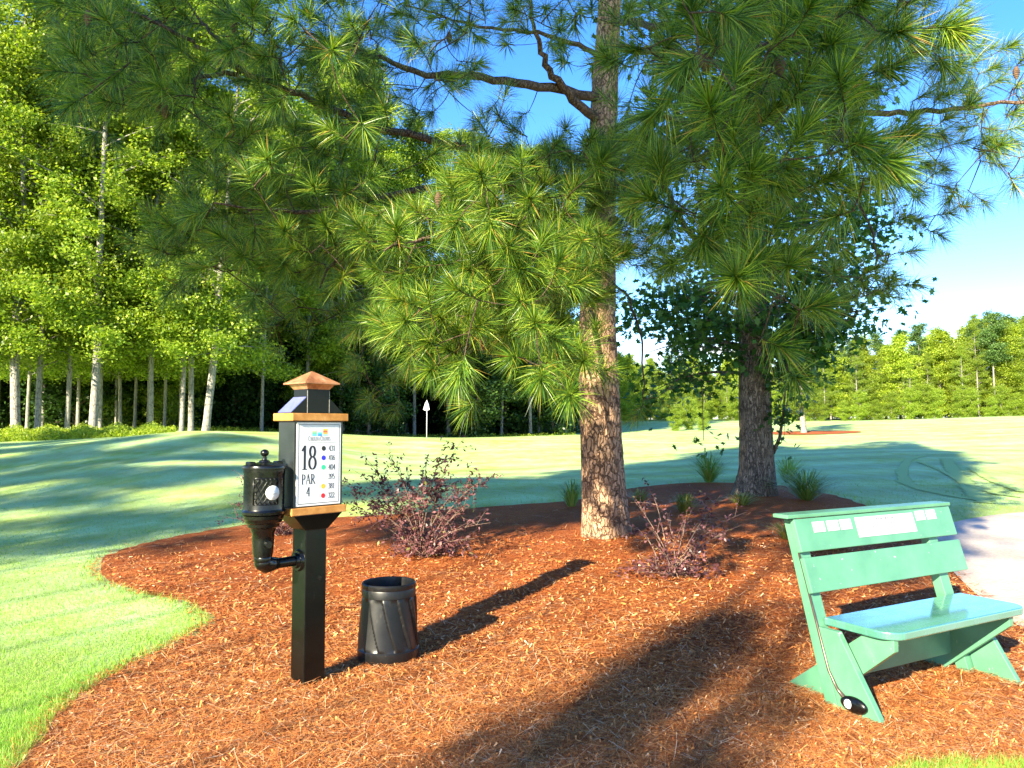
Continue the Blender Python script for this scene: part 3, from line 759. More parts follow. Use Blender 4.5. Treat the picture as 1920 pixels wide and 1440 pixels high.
limbs = [
 ([(1118,300,9.1),(980,288,8.3),(850,274,7.5),(700,238,6.8),(560,182,6.3),(450,133,6.0),(385,95,5.8),(300,45,5.6),(235,15,5.5)], .048),
 ([(450,133,6.0),(420,95,6.1),(400,65,6.2),(345,-5,6.4)], .026),
 ([(445,140,6.0),(330,155,5.7),(200,162,5.4)], .02),
 ([(1128,185,9.1),(1010,160,8.4),(900,146,7.8),(800,142,7.2),(690,100,6.8),(560,60,6.5)], .06),
 ([(1128,235,9.1),(1062,175,8.6),(1022,118,8.3),(1005,60,8.0),(990,-20,7.7)], .062),
 ([(1132,110,9.15),(1070,80,8.7),(1010,62,8.2),(900,50,7.5),(760,10,7.0)], .035),
 ([(1134,255,9.1),(1200,216,8.5),(1290,226,7.8),(1380,240,7.0)], .045),
 ([(1138,90,9.15),(1300,100,8.5),(1500,188,7.6),(1640,213,7.1),(1760,210,6.8),(1905,192,6.6),(2050,180,6.4)], .05),
 ([(1120,420,9.05),(1040,400,7.6),(920,420,6.3),(810,448,5.6),(720,470,5.1)], .045),
 ([(1118,540,9.02),(1010,560,7.5),(890,640,6.3),(800,690,5.8)], .04),
 ([(1126,350,9.05),(1230,335,6.6),(1330,280,4.8),(1385,250,3.9)], .04),
 ([(1230,335,6.6),(1290,430,5.2),(1390,520,4.3),(1470,560,3.9)], .026),
 ([(1142,40,9.2),(1290,50,6.7),(1420,100,4.7),(1490,60,4.0)], .04),
 ([(1330,280,4.8),(1500,330,4.6),(1620,330,5.2)], .022),
 ([(1120,335,9.05),(900,335,7.6),(700,372,6.7),(560,400,6.1),(400,380,5.6)], .045),
 ([(700,372,6.7),(640,450,6.4),(600,540,6.1)], .024),
 ([(1120,500,9.0),(1180,560,8.2),(1205,640,7.9),(1205,740,7.8)], .018),
 ([(1500,188,7.6),(1580,320,7.3),(1640,440,7.1),(1650,540,7.0)], .018),
]
nodes = []; nodes_lv = []
for path, r0 in limbs:
    P = np.array([off(PX(*q)) for q in path]); t = np.linspace(0, len(P)-1, (len(P)-1)*5+1)
    C = np.stack([np.interp(t, range(len(P)), P[:, k]) for k in range(3)], 1)
    C[1:-1] = (C[:-2]+C[1:-1]*2+C[2:])/4; C[1:-1] += rng.normal(0, .012, C[1:-1].shape)
    r = np.linspace(r0, max(.007, r0*.16), len(C))
    V, F = tubes_np([(C, r)], 9); mesh_np('branch', V, F, m_twig if r0 < .03 else m_limb, pine, True)
    nodes.append(C[3:])
# limbs above the frame
for k in range(34):
    pz = rng.uniform(-1150, -120); a = off(tpoint(1150, pz)); L = np.interp(pz, [-1150, -500, -120], [1.0, 2.9, 4.2])*rng.uniform(.7, 1.1); az = rng.uniform(0, 6.28)
    d = np.array([math.cos(az), math.sin(az), 0]); e = a+d*L+np.array([0, 0, rng.uniform(-.2, .6)*L*.5])
    C = bez(a, a+d*L*.5+np.array([0, 0, -.1]), e, 10); V, F = tubes_np([(C, np.linspace(.045, .008, 10))], 7); mesh_np('branch', V, F, m_pbark, pine, True); nodes.append(C[3:])
nodes = np.concatenate(nodes)

def crop(l, ox, oy, s): return [(ox+x/s, oy+y/s) for x, y in l]
TA = crop([(290,490),(390,300),(440,720),(560,370),(600,890),(700,290),(770,220),(870,300),(990,170),(1010,280),(1140,570),(1060,740),(950,840),(1180,400),(1260,300),(1340,250),(1480,230),(1400,500),(1290,580),(1330,700),(1530,610),(1570,660),(1260,870),(1120,940),(860,940),(900,1060),(700,1110),(720,1220),(870,1160),(1050,1010),(1180,1040),(1300,1020),(1320,1210),(1470,1370),(1520,1130),(1430,940),(550,970),(1450,760),(1390,730),(1640,90),(1720,60),(1300,80),(1100,180),(470,480),(620,520),(760,420),(520,640),(650,760),(820,740),(1040,450),(1230,660),(960,980),(1600,880),(500,1010),(760,980),(840,520),(1080,330),(1380,380),(1560,400),(1650,520),(1480,520)], 600, 300, 3.2)
TB = crop([(245,160),(245,270),(600,270),(740,170),(940,400),(430,470),(430,720),(350,700),(520,740),(220,830),(90,800),(120,1080),(430,1050),(680,820),(960,780),(940,700),(860,250),(1010,60),(1290,270),(1450,140),(1130,380),(480,1180),(590,1340),(170,20),(820,20),(330,900),(780,980),(1080,820),(1180,700),(700,560),(520,480),(1000,560),(250,1230),(60,960),(330,60),(480,100),(920,120),(1160,160),(60,300),(140,480)], 1220, 0, 2.743) + [(1390,535),(1500,580),(1450,500)]
TE = crop([(1460,520),(1700,680),(1590,1060),(1750,770),(1900,810),(1290,930),(1380,830),(1570,950),(1240,1150),(1780,270),(1880,340),(1690,380),(1560,400),(1400,400),(1340,640),(1900,520),(1830,600),(980,1420),(1150,1430),(1480,640),(1600,560),(1700,520),(1660,760),(1500,760),(1450,900),(1340,1010),(1400,60),(1300,150)], 1220, 0, 2.743)+[(1660,545),(1610,520),(1620,555)]
TC = crop([(420,40),(520,110),(740,100),(300,40),(480,300),(540,250),(560,440),(640,540),(520,420),(700,220),(790,290),(850,110),(1020,120),(1040,350),(770,470),(1000,500),(950,560),(1100,560),(1240,240),(1290,300),(1170,720),(1240,740),(1200,650),(1440,300),(1550,130),(1700,270),(1640,310),(1780,300),(1850,200),(1700,720),(1730,600),(1850,620),(1450,850),(1560,760),(1400,860),(1440,30),(1300,120),(640,20),(900,40),(600,170),(660,330),(840,420),(890,500),(700,420),(460,480),(430,380),(1100,20),(1180,60),(1340,420),(1500,470)], 0, 0, 2.743)
TD2 = [(560,560),(620,560),(660,520),(590,610),(500,560),(520,610),(640,600),(690,560),(700,640),(720,760),(680,700),(740,720)]
TD = crop([(1330,980),(1080,1080),(1040,1040),(1200,1260),(900,1240),(930,1190),(1500,1230),(1600,1170),(1480,1380),(1750,1050),(1700,1200),(1800,1300),(1780,1400),(1500,900),(1640,950),(1100,1160),(1280,1100),(1400,1080),(1380,1200),(1550,1080),(1650,1080),(1000,1300),(1100,1370),(1300,1340),(1600,1300),(1840,960),(1850,1150)], 0, 0, 2.743)
TF = crop([(600,410),(450,510),(730,400),(850,110),(1030,110),(1050,70),(380,350),(260,150),(330,80),(500,80),(700,50),(600,560),(660,470),(550,300),(430,250),(300,480),(80,740),(140,610),(60,240),(1300,50),(1400,90),(1580,160),(1700,50),(940,530),(940,640),(730,750),(870,700),(1060,700),(1300,800),(1470,780),(1360,880),(1150,860),(1180,790),(1600,500),(1780,460),(1660,180),(1840,310),(200,330),(170,230),(480,180),(640,200),(300,20),(120,60),(780,30),(1150,30),(1250,160),(350,620),(240,700)], 600, 0, 2.743)
tips = []; tscale = []; tnum = []
def addt(lst, d0, d1, extra, jit, dj, nn=110, sc=1.0):
    for (x, y) in lst:
        d = rng.uniform(d0, d1); tips.append(off(PX(x, y, d))); tnum.append(nn); tscale.append(sc)
        for _ in range(extra):
            dd = d+rng.uniform(.1, dj)
            tips.append(off(PX(x+rng.normal(0, jit), y+rng.normal(0, jit), dd))); tnum.append(nn*.75); tscale.append(sc)
addt(TA, 4.7, 6.0, 3, 36, 1.3, 210)
addt([(1110,330),(1150,340),(1180,400),(1100,480),(1120,500),(1160,460),(1100,400),(1190,330),(1085,300),(1130,300),(1165,310),(1130,440),(1085,440),(1150,490),(1110,360),(1170,360),(1080,530),(1200,430),(1200,480)], 5.8, 7.2, 4, 24, 1.2, 200)
addt(TB, 3.2, 4.2, 3, 46, 1.9, 230)
addt([(1205,760),(1235,745)], 7.6, 8.0, 0, 30, .5, 110)
addt(TE, 6.0, 7.2, 2, 34, .8, 130)
addt(TC, 5.0, 6.4, 4, 34, 1.5, 150)
addt(TD, 5.6, 7.2, 5, 32, 1.4, 175)
addt(TD2, 7.4, 8.6, 2, 24, .6, 130)
addt(TF, 5.6, 7.4, 2, 34, 1.7, 125)
n_vis = len(tips)
for k in range(620):   # crown above the frame
    pz = rng.uniform(-1250, -60); a = off(tpoint(1150, pz)); L = np.interp(pz, [-1250, -500, -60], [.7, 2.9, 4.4]); az = rng.uniform(0, 6.28); q = L*math.sqrt(rng.uniform(.15, 1))
    tips.append(a+np.array([math.cos(az)*q, math.sin(az)*q, rng.uniform(-.3, .3)])); tnum.append(60); tscale.append(1.3)
tips = np.array(tips)
# twigs: always join the nearest tip to the growing skeleton
best = np.full(len(tips), 1e9); bidx = np.zeros(len(tips), int); allN = nodes.copy()
d = np.linalg.norm(tips[:, None]-allN[None], axis=2); best = d.min(1); bidx = d.argmin(1)
done = np.zeros(len(tips), bool); segs = []; tdir = np.zeros((len(tips), 3))
axis0 = np.array([tpoint(1130, 300)-pp])[0]
for _ in range(len(tips)):
    i = int(np.argmin(np.where(done, 1e9, best))); a = allN[bidx[i]]; b_ = tips[i]; L = np.linalg.norm(b_-a)
    ctrl_ = (a+b_)/2+np.array([0, 0, rng.uniform(-.12, .04)*L])+rng.normal(0, .08, 3)*L
    C = bez(a, ctrl_, b_, 6); segs.append((C, np.linspace(.0045+.006*min(L, 1.2), .0035, 6)))
    t = unit(b_-ctrl_); outw = unit(b_-np.array([0, 0, b_[2]])); dd = unit(.6*t+.5*outw+rng.normal(0, .3, 3)+np.array([0, 0, .12])); tdir[i] = dd
    done[i] = True; allN = np.concatenate([allN, C[2:]]); nb = len(allN)-4
    dn = np.linalg.norm(tips[:, None]-C[None, 2:], axis=2); mn = dn.min(1); upd = mn < best
    best[upd] = mn[upd]; bidx[upd] = nb+dn.argmin(1)[upd]
# needle brushes
Vn = []; nn_tot = 0
for i in range(len(tips)):
    n = int(tnum[i]*rng.uniform(.9, 1.4)); dd = tdir[i]; L = rng.uniform(.10, .2)*tscale[i]
    segs.append((np.array([tips[i]-dd*.02, tips[i]+dd*L]), np.array([.0045, .003])))
    s = rng.beta(1.6, 1.0, n); base = tips[i]+dd*(s*L)[:, None]
    a = unit(np.cross(dd, [.2, .3, .9])); b2 = np.cross(dd, a); ph = rng.uniform(0, 2*np.pi, n)
    spread = np.radians(np.clip(rng.normal(62, 16, n)-38*(s**3), 8, 100))
    di = dd*np.cos(spread)[:, None]+(a*np.cos(ph)[:, None]+b2*np.sin(ph)[:, None])*np.sin(spread)[:, None]
    NL = rng.uniform(.145, .24, n)*tscale[i]*(1 if i < n_vis else 1.1); w = (.0036 if i < n_vis else .018)*(.75 if i >= n_vis else 1)
    sag = rng.uniform(.1, .45, n)
    mid = base+di*(NL*.5)[:, None]; mid[:, 2] -= sag*NL*.10
    tip = base+di*(NL*.97)[:, None]; tip[:, 2] -= sag*NL*.42
    sd_ = unit(np.cross(di, rand_dirs(n)))*w*.5
    Vn.append(np.stack([base-sd_, base+sd_, mid-sd_*.9, mid+sd_*.9, tip], 1).reshape(-1, 3)); nn_tot += n
Vn = np.concatenate(Vn); k5 = np.arange(nn_tot)[:, None]*5
Fn = (k5[:, None, :]+np.array([[0, 1, 3], [0, 3, 2], [2, 3, 4]])[None]).reshape(-1, 3)
V, F = tubes_np(segs, 4); mesh_np('twigs', V, F, m_twig, pine, True)
mesh_np('needles', Vn, Fn, m_needle, pine)
def cone_at(p, s=1.0):
    b = MB(); prof = []
    for j in range(15):
        t = j/14; r = .026*math.sin(math.pi*min(1, t*.92+.08))**.7; prof.append((max(.003, r*(1 if j % 2 else .78))*s, (-.10*t)*s))
    b.lathe(prof, 14, tuple(p)); return b.build('pine_cone', m_cone, pine, False)
for q in [(310,195,5.5),(300,188,5.55),(165,20,5.4),(440,40,6.0),(842,60,7.0),(822,360,5.4),(1325,100,3.9),(1462,105,4.0),(1905,125,6.5),(905,630,6.0),(1440,300,4.2),(1350,255,4.0)]:
    cone_at(off(PX(*q)), 1.15)

# ------------------------------------------------------------------ broadleaf tree behind the pine
m_mbark = bark_mat('grey_bark', (.045, .034, .025), (.15, .11, .075), (.32, .245, .175), 26, (1, 1, .14), .9, .025, .22)
m_mleaf = leaf_mat('lobed_leaf', [(0, (.018, .06, .014)), (.5, (.04, .115, .02)), (1, (.085, .18, .03))], .4, .4)
pm = G(1415, 927)
maple = thing('maple_tree', pm, 'broadleaf tree with grey mossy flared trunk standing behind the bench', 'tree')
mo = lambda p: np.asarray(p, float)-pm
dm = pm[1]
trunk_mesh('trunk', [mo((pm[0], pm[1], pm[2]-.12)), mo(PX(1420, 880, dm)), mo(PX(1416, 780, dm)), mo(PX(1413, 640, dm)), mo(PX(1408, 450, dm)), mo(PX(1405, 200, dm)), mo(PX(1405, -100, dm)), mo(PX(1410, -350, dm))],
           [.33, .29, .275, .26, .23, .17, .11, .04], m_mbark, maple, 40, .38, .025, 12, 5)
msegs = []; lc = []
def mbranch(a, b, r, nl, spread, k=7):
    c = (a+b)/2+np.array([0, 0, .25*np.linalg.norm(b-a)*rng.uniform(.2, 1)]); C = bez(a, c, b, k); msegs.append((C, np.linspace(r, .006, k)))
    for _ in range(nl):
        lc.append(C[rng.integers(2, k)]+rng.normal(0, spread, 3)*np.array([1, 1, .7]))
for k in range(80):
    z0 = rng.uniform(2.0, 9.5); a = np.array([mo(PX(1408, 450, dm))[0], 0, z0]); az = rng.uniform(0, 2*np.pi); prof = np.interp(z0, [2, 3.4, 6.5, 10], [1.7, 2.35, 2.3, .9]); L = prof*rng.uniform(.55, 1.1)
    e = a+np.array([math.cos(az)*L, math.sin(az)*L, rng.uniform(-.25, .9)+(z0 > 6)*.4]); mbranch(a, e, .035, 0, 0)
    for j in range(9):
        q = a+(e-a)*rng.uniform(.35, 1.05)+rng.normal(0, .32, 3); mbranch(a+(e-a)*rng.uniform(.3, .9), q, .010, 0, 0, 4)
        lc += list(q+rng.normal(0, .26, (26, 3))*np.array([1, 1, .6]))
# low foliage on the left and right seen beneath the pine
for (x, y, dd, nn) in [(1180,600,12.2,90),(1250,600,12.4,140),(1290,640,12.6,130),(1320,600,12.5,140),(1200,570,12.4,110),(1270,560,12.6,120),(1500,620,12.6,160),(1540,580,12.7,160),(1570,500,12.8,170),(1610,460,12.8,180),(1560,630,12.8,110),(1480,690,12.6,120),(1530,670,12.7,110),(1620,380,12.9,150),(1580,420,12.8,160),(1655,430,12.9,90),(1380,680,12.9,40),(1385,610,12.9,60)]:
    q = mo(PX(x, y, dd)); a = np.array([0, 0, max(2.2, q[2]-.2)]); mbranch(a, q, .02, 0, 0); lc += list(q+rng.normal(0, .24, (nn, 3))*np.array([1, 1, .75]))
V, F = tubes_np(msegs, 6); mesh_np('branches', V, F, m_mbark, maple, True)
V, F = star_leaves(np.array(lc), .135); mesh_np('crown', V, F, m_mleaf, maple)
# side shoot growing from the trunk
ss_ = []; sl = []
C = np.array([mo(PX(1450, 850, dm-.1)), mo(PX(1462, 820, dm-.3)), mo(PX(1468, 780, dm-.35)), mo(PX(1475, 700, dm-.35)), mo(PX(1490, 620, dm-.3))]); ss_.append((C, np.array([.03, .028, .022, .014, .006])))
for (x, y, nn) in [(1475,790,26),(1460,770,30),(1490,750,34),(1455,720,34),(1500,700,36),(1480,680,40),(1520,660,40),(1450,800,16),(1440,690,24),(1530,700,26),(1505,640,44),(1465,640,40),(1470,830,8),(1545,640,30),(1370,700,10),(1375,660,14)]:
    q = mo(PX(x, y, dm-.4)); ss_.append((bez(C[2]+(C[4]-C[2])*rng.uniform(0, .9), (C[3]+q)/2, q, 5), np.linspace(.007, .003, 5))); sl += list(q+rng.normal(0, .11, (nn, 3)))
V, F = tubes_np(ss_, 6); sh = mesh_np('side_shoot', V, F, m_mbark, maple, True)
V, F = star_leaves(np.array(sl), .125); mesh_np('leaves', V, F, m_mleaf, sh)

# ------------------------------------------------------------------ shrubs and grass clumps in the bed
m_purp = leaf_mat('purple_leaf', [(0, (.032, .012, .014)), (.4, (.08, .032, .034)), (.75, (.16, .068, .072)), (.95, (.26, .125, .135)), (1, (.12, .14, .03))], .25, .35, (1.4, .7, .9))
m_stem = plain('pale_stem', (.16, .10, .075), .7, 0, .3, 30)
def shrub(name, base, tipspx, label, nbase, rb, leaf=.046, dens=.75, fl=.9):
    root = thing(name, base, label, 'shrub', group='purple leaved shrubs in the mulch bed'); sg = []; L = []
    for (x, y, dd) in tipspx:
        e = PX(x, y, dd)-base; a = rng.normal(0, .05, 3)*np.array([1, 1, 0])+np.array([0, 0, -.02]); c = np.array([e[0]*.35, e[1]*.35, e[2]*.75])+rng.normal(0, .05, 3); C = bez(a, c, e, 9); sg.append((C, np.linspace(.006, .0015, 9)))
        ln = np.linalg.norm(e); nside = int(11*ln*dens)+4
        for _ in range(nside):
            t = rng.uniform(.3, 1); q = C[min(8, int(t*8))]; dv = unit(rng.normal(size=3)+unit(C[8]-C[4])*.8+np.array([0, 0, .1])); sl_ = rng.uniform(.10, .26)*min(1, .5+ln)
            D = bez(q, q+dv*sl_*.5+np.array([0, 0, .02]), q+dv*sl_, 4); sg.append((D, np.linspace(.0022, .001, 4)))
            for u in np.linspace(.15, 1, 11): L.append(q+dv*sl_*u+rng.normal(0, .016, 3))
        for u in np.linspace(.2, 1, int(30*ln*dens)+6): L.append(C[min(8, int(u*8))]+rng.normal(0, .022, 3))
    for _ in range(nbase):
        dv = rand_dirs(1)[0]; dv[2] = abs(dv[2])*.8; q = dv*rb*rng.uniform(.35, 1)*np.array([1.2, 1, fl])+np.array([0, 0, .05]); L += list(q+rng.normal(0, .035, (9, 3)))
        if rng.random() < .35: sg.append((bez(np.array([0, 0, 0]), q*.5+np.array([0, 0, .04]), q, 4), np.linspace(.006, .002, 4)))
    V, F = tubes_np(sg, 5); mesh_np('stems', V, F, m_stem, root, True)
    L = np.array(L); L[:, 2] = np.maximum(L[:, 2], .0)
    V, F = leaf_quads(L, leaf, .35, .15, .5); mesh_np('leaves', V, F, m_purp, root); return root
bs1 = G(795, 1045); d1 = bs1[1]
shrub('purple_shrub', bs1, [(870,822,d1),(830,850,d1),(845,870,d1-.1),(720,850,d1),(690,870,d1+.1),(660,880,d1),(940,885,d1-.2),(905,900,d1-.2),(760,890,d1+.2),(800,860,d1+.2),(640,905,d1),(740,915,d1),(880,950,d1-.5),(920,980,d1-.6),(670,930,d1-.1),(860,915,d1),(700,905,d1),(780,930,d1-.3),(820,905,d1),(690,950,d1-.2),(890,1010,d1-.6),(650,940,d1+.2)],
      'largest purple leaved shrub with tall open twigs, just right of the white sign panel', 120, .36)
bs2 = G(1262, 1082); d2 = bs2[1]
shrub('purple_shrub', bs2, [(1215,915,d2+.5),(1190,940,d2+.4),(1350,930,d2+.6),(1400,960,d2+.5),(1390,985,d2+.4),(1330,990,d2+.2),(1180,985,d2+.2),(1250,960,d2+.5),(1300,950,d2+.5),(1360,1000,d2+.2),(1230,1010,d2),(1200,1060,d2-.1),(1310,1030,d2),(1290,1060,d2-.2)],
      'sparse low purple shrub with pinkish bare twigs between the pine trunk and the bench', 60, .42, .040, .42, .4)
bs3 = G(530, 1003); d3 = bs3[1]
shrub('purple_shrub', bs3, [(410,968,d3),(425,940,d3),(450,890,d3),(440,882,d3),(500,950,d3),(560,960,d3),(620,955,d3),(660,920,d3),(590,985,d3),(520,985,d3-.2),(480,985,d3-.2)],
      'purple shrub half hidden behind the ball washer and sign post', 24, .2, .040, .5)

m_og = leaf_mat('clump_grass_blade', [(0, (.12, .22, .05)), (.5, (.24, .38, .08)), (.9, (.36, .46, .12)), (1, (.42, .32, .12))], .3)
m_oy = leaf_mat('yellow_grass_blade', [(0, (.12, .16, .03)), (.5, (.26, .30, .05)), (1, (.48, .36, .13))], .3)
def clump(base, h, spread, n, mat, label, w=.013):
    n = int(n*1.8); h *= 1.05; spread *= 2.0
    az = rng.uniform(0, 2*np.pi, n); ln = rng.uniform(.1, 1, n)*spread; hh = h*rng.uniform(.55, 1.05, n)*(1-.35*(ln/spread)**2)
    dx = np.stack([np.cos(az), np.sin(az), 0*az], 1); s = np.stack([-np.sin(az), np.cos(az), 0*az], 1)*w*.5
    b0 = dx*rng.uniform(0, .06, n)[:, None]+np.array([0, 0, -.02]); rows = []
    for t in (0, .4, .75):
        p = b0+dx*(ln*t**1.25)[:, None]; p[:, 2] += hh*(1-(1-t)**2.1)*1.05; rows += [p-s*(1-t*.5), p+s*(1-t*.5)]
    p = b0+dx*ln[:, None]; p[:, 2] += hh*.92; rows += [p, p+s*.2]
    V = np.stack(rows, 1).reshape(-1, 3); k = np.arange(n)[:, None]*8
    F = (k[:, None, :]+np.array([[0, 1, 3, 2], [2, 3, 5, 4], [4, 5, 7, 6]])[None]).reshape(-1, 4)
    o = mesh_np('grass_clump', V, F, mat); o.location = tuple(base)
    return tag(o, label, 'ornamental grass', 'grass clumps in the mulch bed')
for (x, y, h, sp, n, mt_, lab) in [
    (1330,903,.62,.55,170,m_og,'fountain grass clump with long thin blades between the two trunks'),
    (1512,938,.50,.50,230,m_og,'wide fountain grass clump right of the grey flared trunk, above the bench back'),
    (1478,905,.55,.35,110,m_og,'bluish grass clump tucked behind the right foot of the grey trunk'),
    (1072,950,.42,.2,110,m_og,'upright dark grass tuft touching the left side of the pine trunk'),
    (1284,962,.30,.18,120,m_oy,'yellowish green grass tuft at the centre of the bed behind the low shrub'),
    (1392,948,.22,.25,90,m_oy,'dry straw coloured grass tuft at the foot of the grey trunk'),
    (1198,942,.24,.18,70,m_oy,'small yellowing grass tuft right beside the pine trunk'),
    (1478,1012,.22,.2,90,m_oy,'small bright leafy tuft behind the left end of the bench back'),
    (1562,1030,.2,.2,80,m_oy,'bright tuft seen through the gap under the top bench plank')]:
    clump(G(x, y), h, sp, n, mt_, lab)

# ------------------------------------------------------------------ forest trees: templates, then copies
m_pale = bark_mat('pale_bark', (.07, .062, .055), (.19, .175, .155), (.36, .335, .30), 8, (1, 1, .3), .5, .03, .1)
m_leafA = leaf_mat('poplar_leaf', [(0, (.08, .155, .013)), (.5, (.20, .295, .026)), (1, (.37, .44, .055))], .46, .45)
m_leafB = leaf_mat('sunlit_leaf', [(0, (.15, .22, .018)), (.5, (.27, .36, .03)), (1, (.40, .46, .05))], .5, .45)
m_pineB = leaf_mat('far_pine_needle', [(0, (.04, .09, .02)), (.5, (.075, .15, .03)), (1, (.13, .21, .045))], .25, .5)
def tree_template(name, hgt, z_lo, nb, rmax, per, lsize, trunk_r, bark, leafm, seed, shape='tall', clump_r=.75):
    global rng
    keep = rng; rng = np.random.default_rng(seed)
    root = bpy.data.objects.new(name, None); COL.objects.link(root); root.empty_display_size = .5
    bend = rng.normal(0, .25, (7, 2)); bend[0] = 0; bend = np.cumsum(bend*.5, 0)
    zs = np.linspace(-.3, hgt*.98, 7); tpth = np.column_stack([bend, zs])
    trunk_mesh('trunk', tpth, np.linspace(trunk_r*1.05, .03, 7), bark, root, 14, .3, .03, 5, seed)
    sg = []; L = []
    for k in range(nb):
        f = (k+rng.uniform(0, 1))/nb; z0 = z_lo+(hgt-z_lo)*f
        if shape == 'tall': rad = rmax*(.55+.75*math.sin(math.pi*min(1, .15+f*.85)))*(1-.75*f**4)
        elif shape == 'pine': rad = rmax*(1-.6*f)*rng.uniform(.6, 1.1)
        else: rad = rmax*math.sqrt(max(.02, 1-(2*f-.75)**2*.62))
        a = np.array([np.interp(z0, zs, tpth[:, 0]), np.interp(z0, zs, tpth[:, 1]), z0]); az = rng.uniform(0, 6.283); r = rad*rng.uniform(.45, 1.1)
        e = a+np.array([math.cos(az)*r, math.sin(az)*r, rng.uniform(-.05, .55)*r]); C = bez(a, (a+e)/2+np.array([0, 0, .12*r]), e, 5); sg.append((C, np.linspace(.02+.022*rad/3, .008, 5)))
        for t in (.45, .7, .9, 1.05):
            q = a+(e-a)*t+rng.normal(0, .25, 3); nn = int(per*rng.uniform(.5, 1.4)); L.append(q+rng.normal(0, clump_r*.5, (nn, 3))*np.array([1.1, 1.1, .5 if shape != 'bush' else .65]))
    V, F = tubes_np(sg, 4); mesh_np('branches', V, F, bark, root, True)
    V, F = leaf_quads(np.concatenate(L), lsize, .35, .15, .62); mesh_np('crown', V, F, leafm, root)
    rng = keep; return root
tplA = tree_template('forest_tree', 25, 3.4, 62, 3.3, 185, .165, .23, m_pale, m_leafA, 11)
tplB = tree_template('forest_tree', 23, 3.2, 60, 3.5, 185, .165, .21, m_pale, m_leafA, 12)
tplC = tree_template('forest_tree', 8, .3, 42, 2.6, 120, .20, .09, m_pale, m_leafA, 13, 'bush')
m_leafD = leaf_mat('shade_darkened_leaf', [(0, (.012, .035, .008)), (.6, (.03, .075, .012)), (1, (.07, .13, .02))], .25, .4)  # leaf colour darkened to stand in for the deep shade under the wood
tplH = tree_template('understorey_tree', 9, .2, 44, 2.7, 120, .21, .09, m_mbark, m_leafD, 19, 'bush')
tplD = tree_template('broadleaf_tree', 15, .6, 58, 2.7, 90, .30, .17, m_pale, m_leafB, 14, 'tall', .95)
tplE = tree_template('broadleaf_tree', 17, 3.2, 54, 2.5, 90, .30, .17, m_pale, m_leafB, 15, 'tall', 1.1)
tplG = tree_template('unseen_shade_pine', 21, 11, 40, 2.3, 170, .40, .20, m_pale, m_pineB, 18, 'pine', .9)  # dense crown shaped to block sun from out of view
tplF = tree_template('tall_pine', 21, 11, 30, 3.4, 130, .27, .22, m_pale, m_pineB, 16, 'pine', 1.0)
used = set()
def plant(tpl, x, y, s, label, cat='tree', group=None, name=None, sz=None, lean=(0, 0), tr=1.0):
    if tpl.name not in used and tpl not in used:
        used.add(tpl.name); o = tpl
    else:
        o = tpl.copy(); COL.objects.link(o)
        for ch in tpl.children:
            c = ch.copy(); c.parent = o; COL.objects.link(c)
            if c.name.startswith('trunk'): c.scale = (tr, tr, 1)
    if name: o.name = name
    o.location = (x, y, h1(x, y)-.05); o.rotation_euler = (lean[0], lean[1], rng.uniform(0, 6.28)); o.scale = (s, s, sz or s)
    return tag(o, label, cat, group)
def ord_(n):
    return ['first','second','third','fourth','fifth','sixth','seventh','eighth','ninth','tenth','eleventh','twelfth','thirteenth','fourteenth','fifteenth','sixteenth','seventeenth','eighteenth','nineteenth','twentieth','twenty first','twenty second','twenty third','twenty fourth','twenty fifth','twenty sixth'][n-1]
GL_ = 'tall trees along the front of the left wood'
front = [(-60,36,1.0,1.0),(30,36,1.0,1.15),(70,37,.95,.8),(125,38,1.0,.7),(173,36.5,1.05,1.0),(187,40,.95,.6),(225,43,.9,.6),(283,39,1.1,.65),(340,39,.95,.6),(358,40,1.05,.8),(385,38.5,1.05,.95),(490,46,1.0,.6),(573,50,1.05,.7),(642,52,1.1,.9),(690,54,1.1,.85),(777,58,1.05,.75),(860,62,1.0,.7),(940,64,1.05,.7),(1010,66,1.0,.7),(1060,68,1.0,.7)]
for k, (px, d, s, tr) in enumerate(front):
    p = PX(px, 815, d)
    plant([tplA, tplB][k % 2], p[0], d, s, 'tall leafy pale trunked tree, %s from the left in the left wood front row' % ord_(k+1), group=GL_, lean=(0, R(3.5) if k == 10 else rng.normal(0, .012)), tr=tr*.8)
for k in range(13):
    px = -40+32*k+rng.uniform(-9, 9); d = rng.uniform(39, 45); p = PX(px, 800, d)
    plant([tplB, tplA][k % 2], p[0], d, rng.uniform(.85, 1.05), 'leafy pale trunked tree in the second row of the left wood', group='second row of the left wood', tr=.42)
for k in range(46):
    px = rng.uniform(-200, 1090); d = rng.uniform(47, 62)+max(0, (px-300)*.022); p = PX(px, 800, d)
    plant([tplA, tplB, tplB][k % 3], p[0], d, rng.uniform(.8, 1.1), 'dark tree deep inside the left wood behind the front row', group='trees deep in the left wood', tr=.7)
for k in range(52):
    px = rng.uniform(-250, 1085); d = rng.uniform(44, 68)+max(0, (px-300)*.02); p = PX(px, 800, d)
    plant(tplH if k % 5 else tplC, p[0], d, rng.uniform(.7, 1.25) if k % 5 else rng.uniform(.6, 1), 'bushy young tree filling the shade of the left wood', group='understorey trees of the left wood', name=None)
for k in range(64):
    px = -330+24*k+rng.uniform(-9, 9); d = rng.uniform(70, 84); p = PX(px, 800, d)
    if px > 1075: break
    plant(tplH, p[0], d, rng.uniform(1.1, 1.6), 'bushy young tree filling the shade of the left wood', group='understorey trees of the left wood')
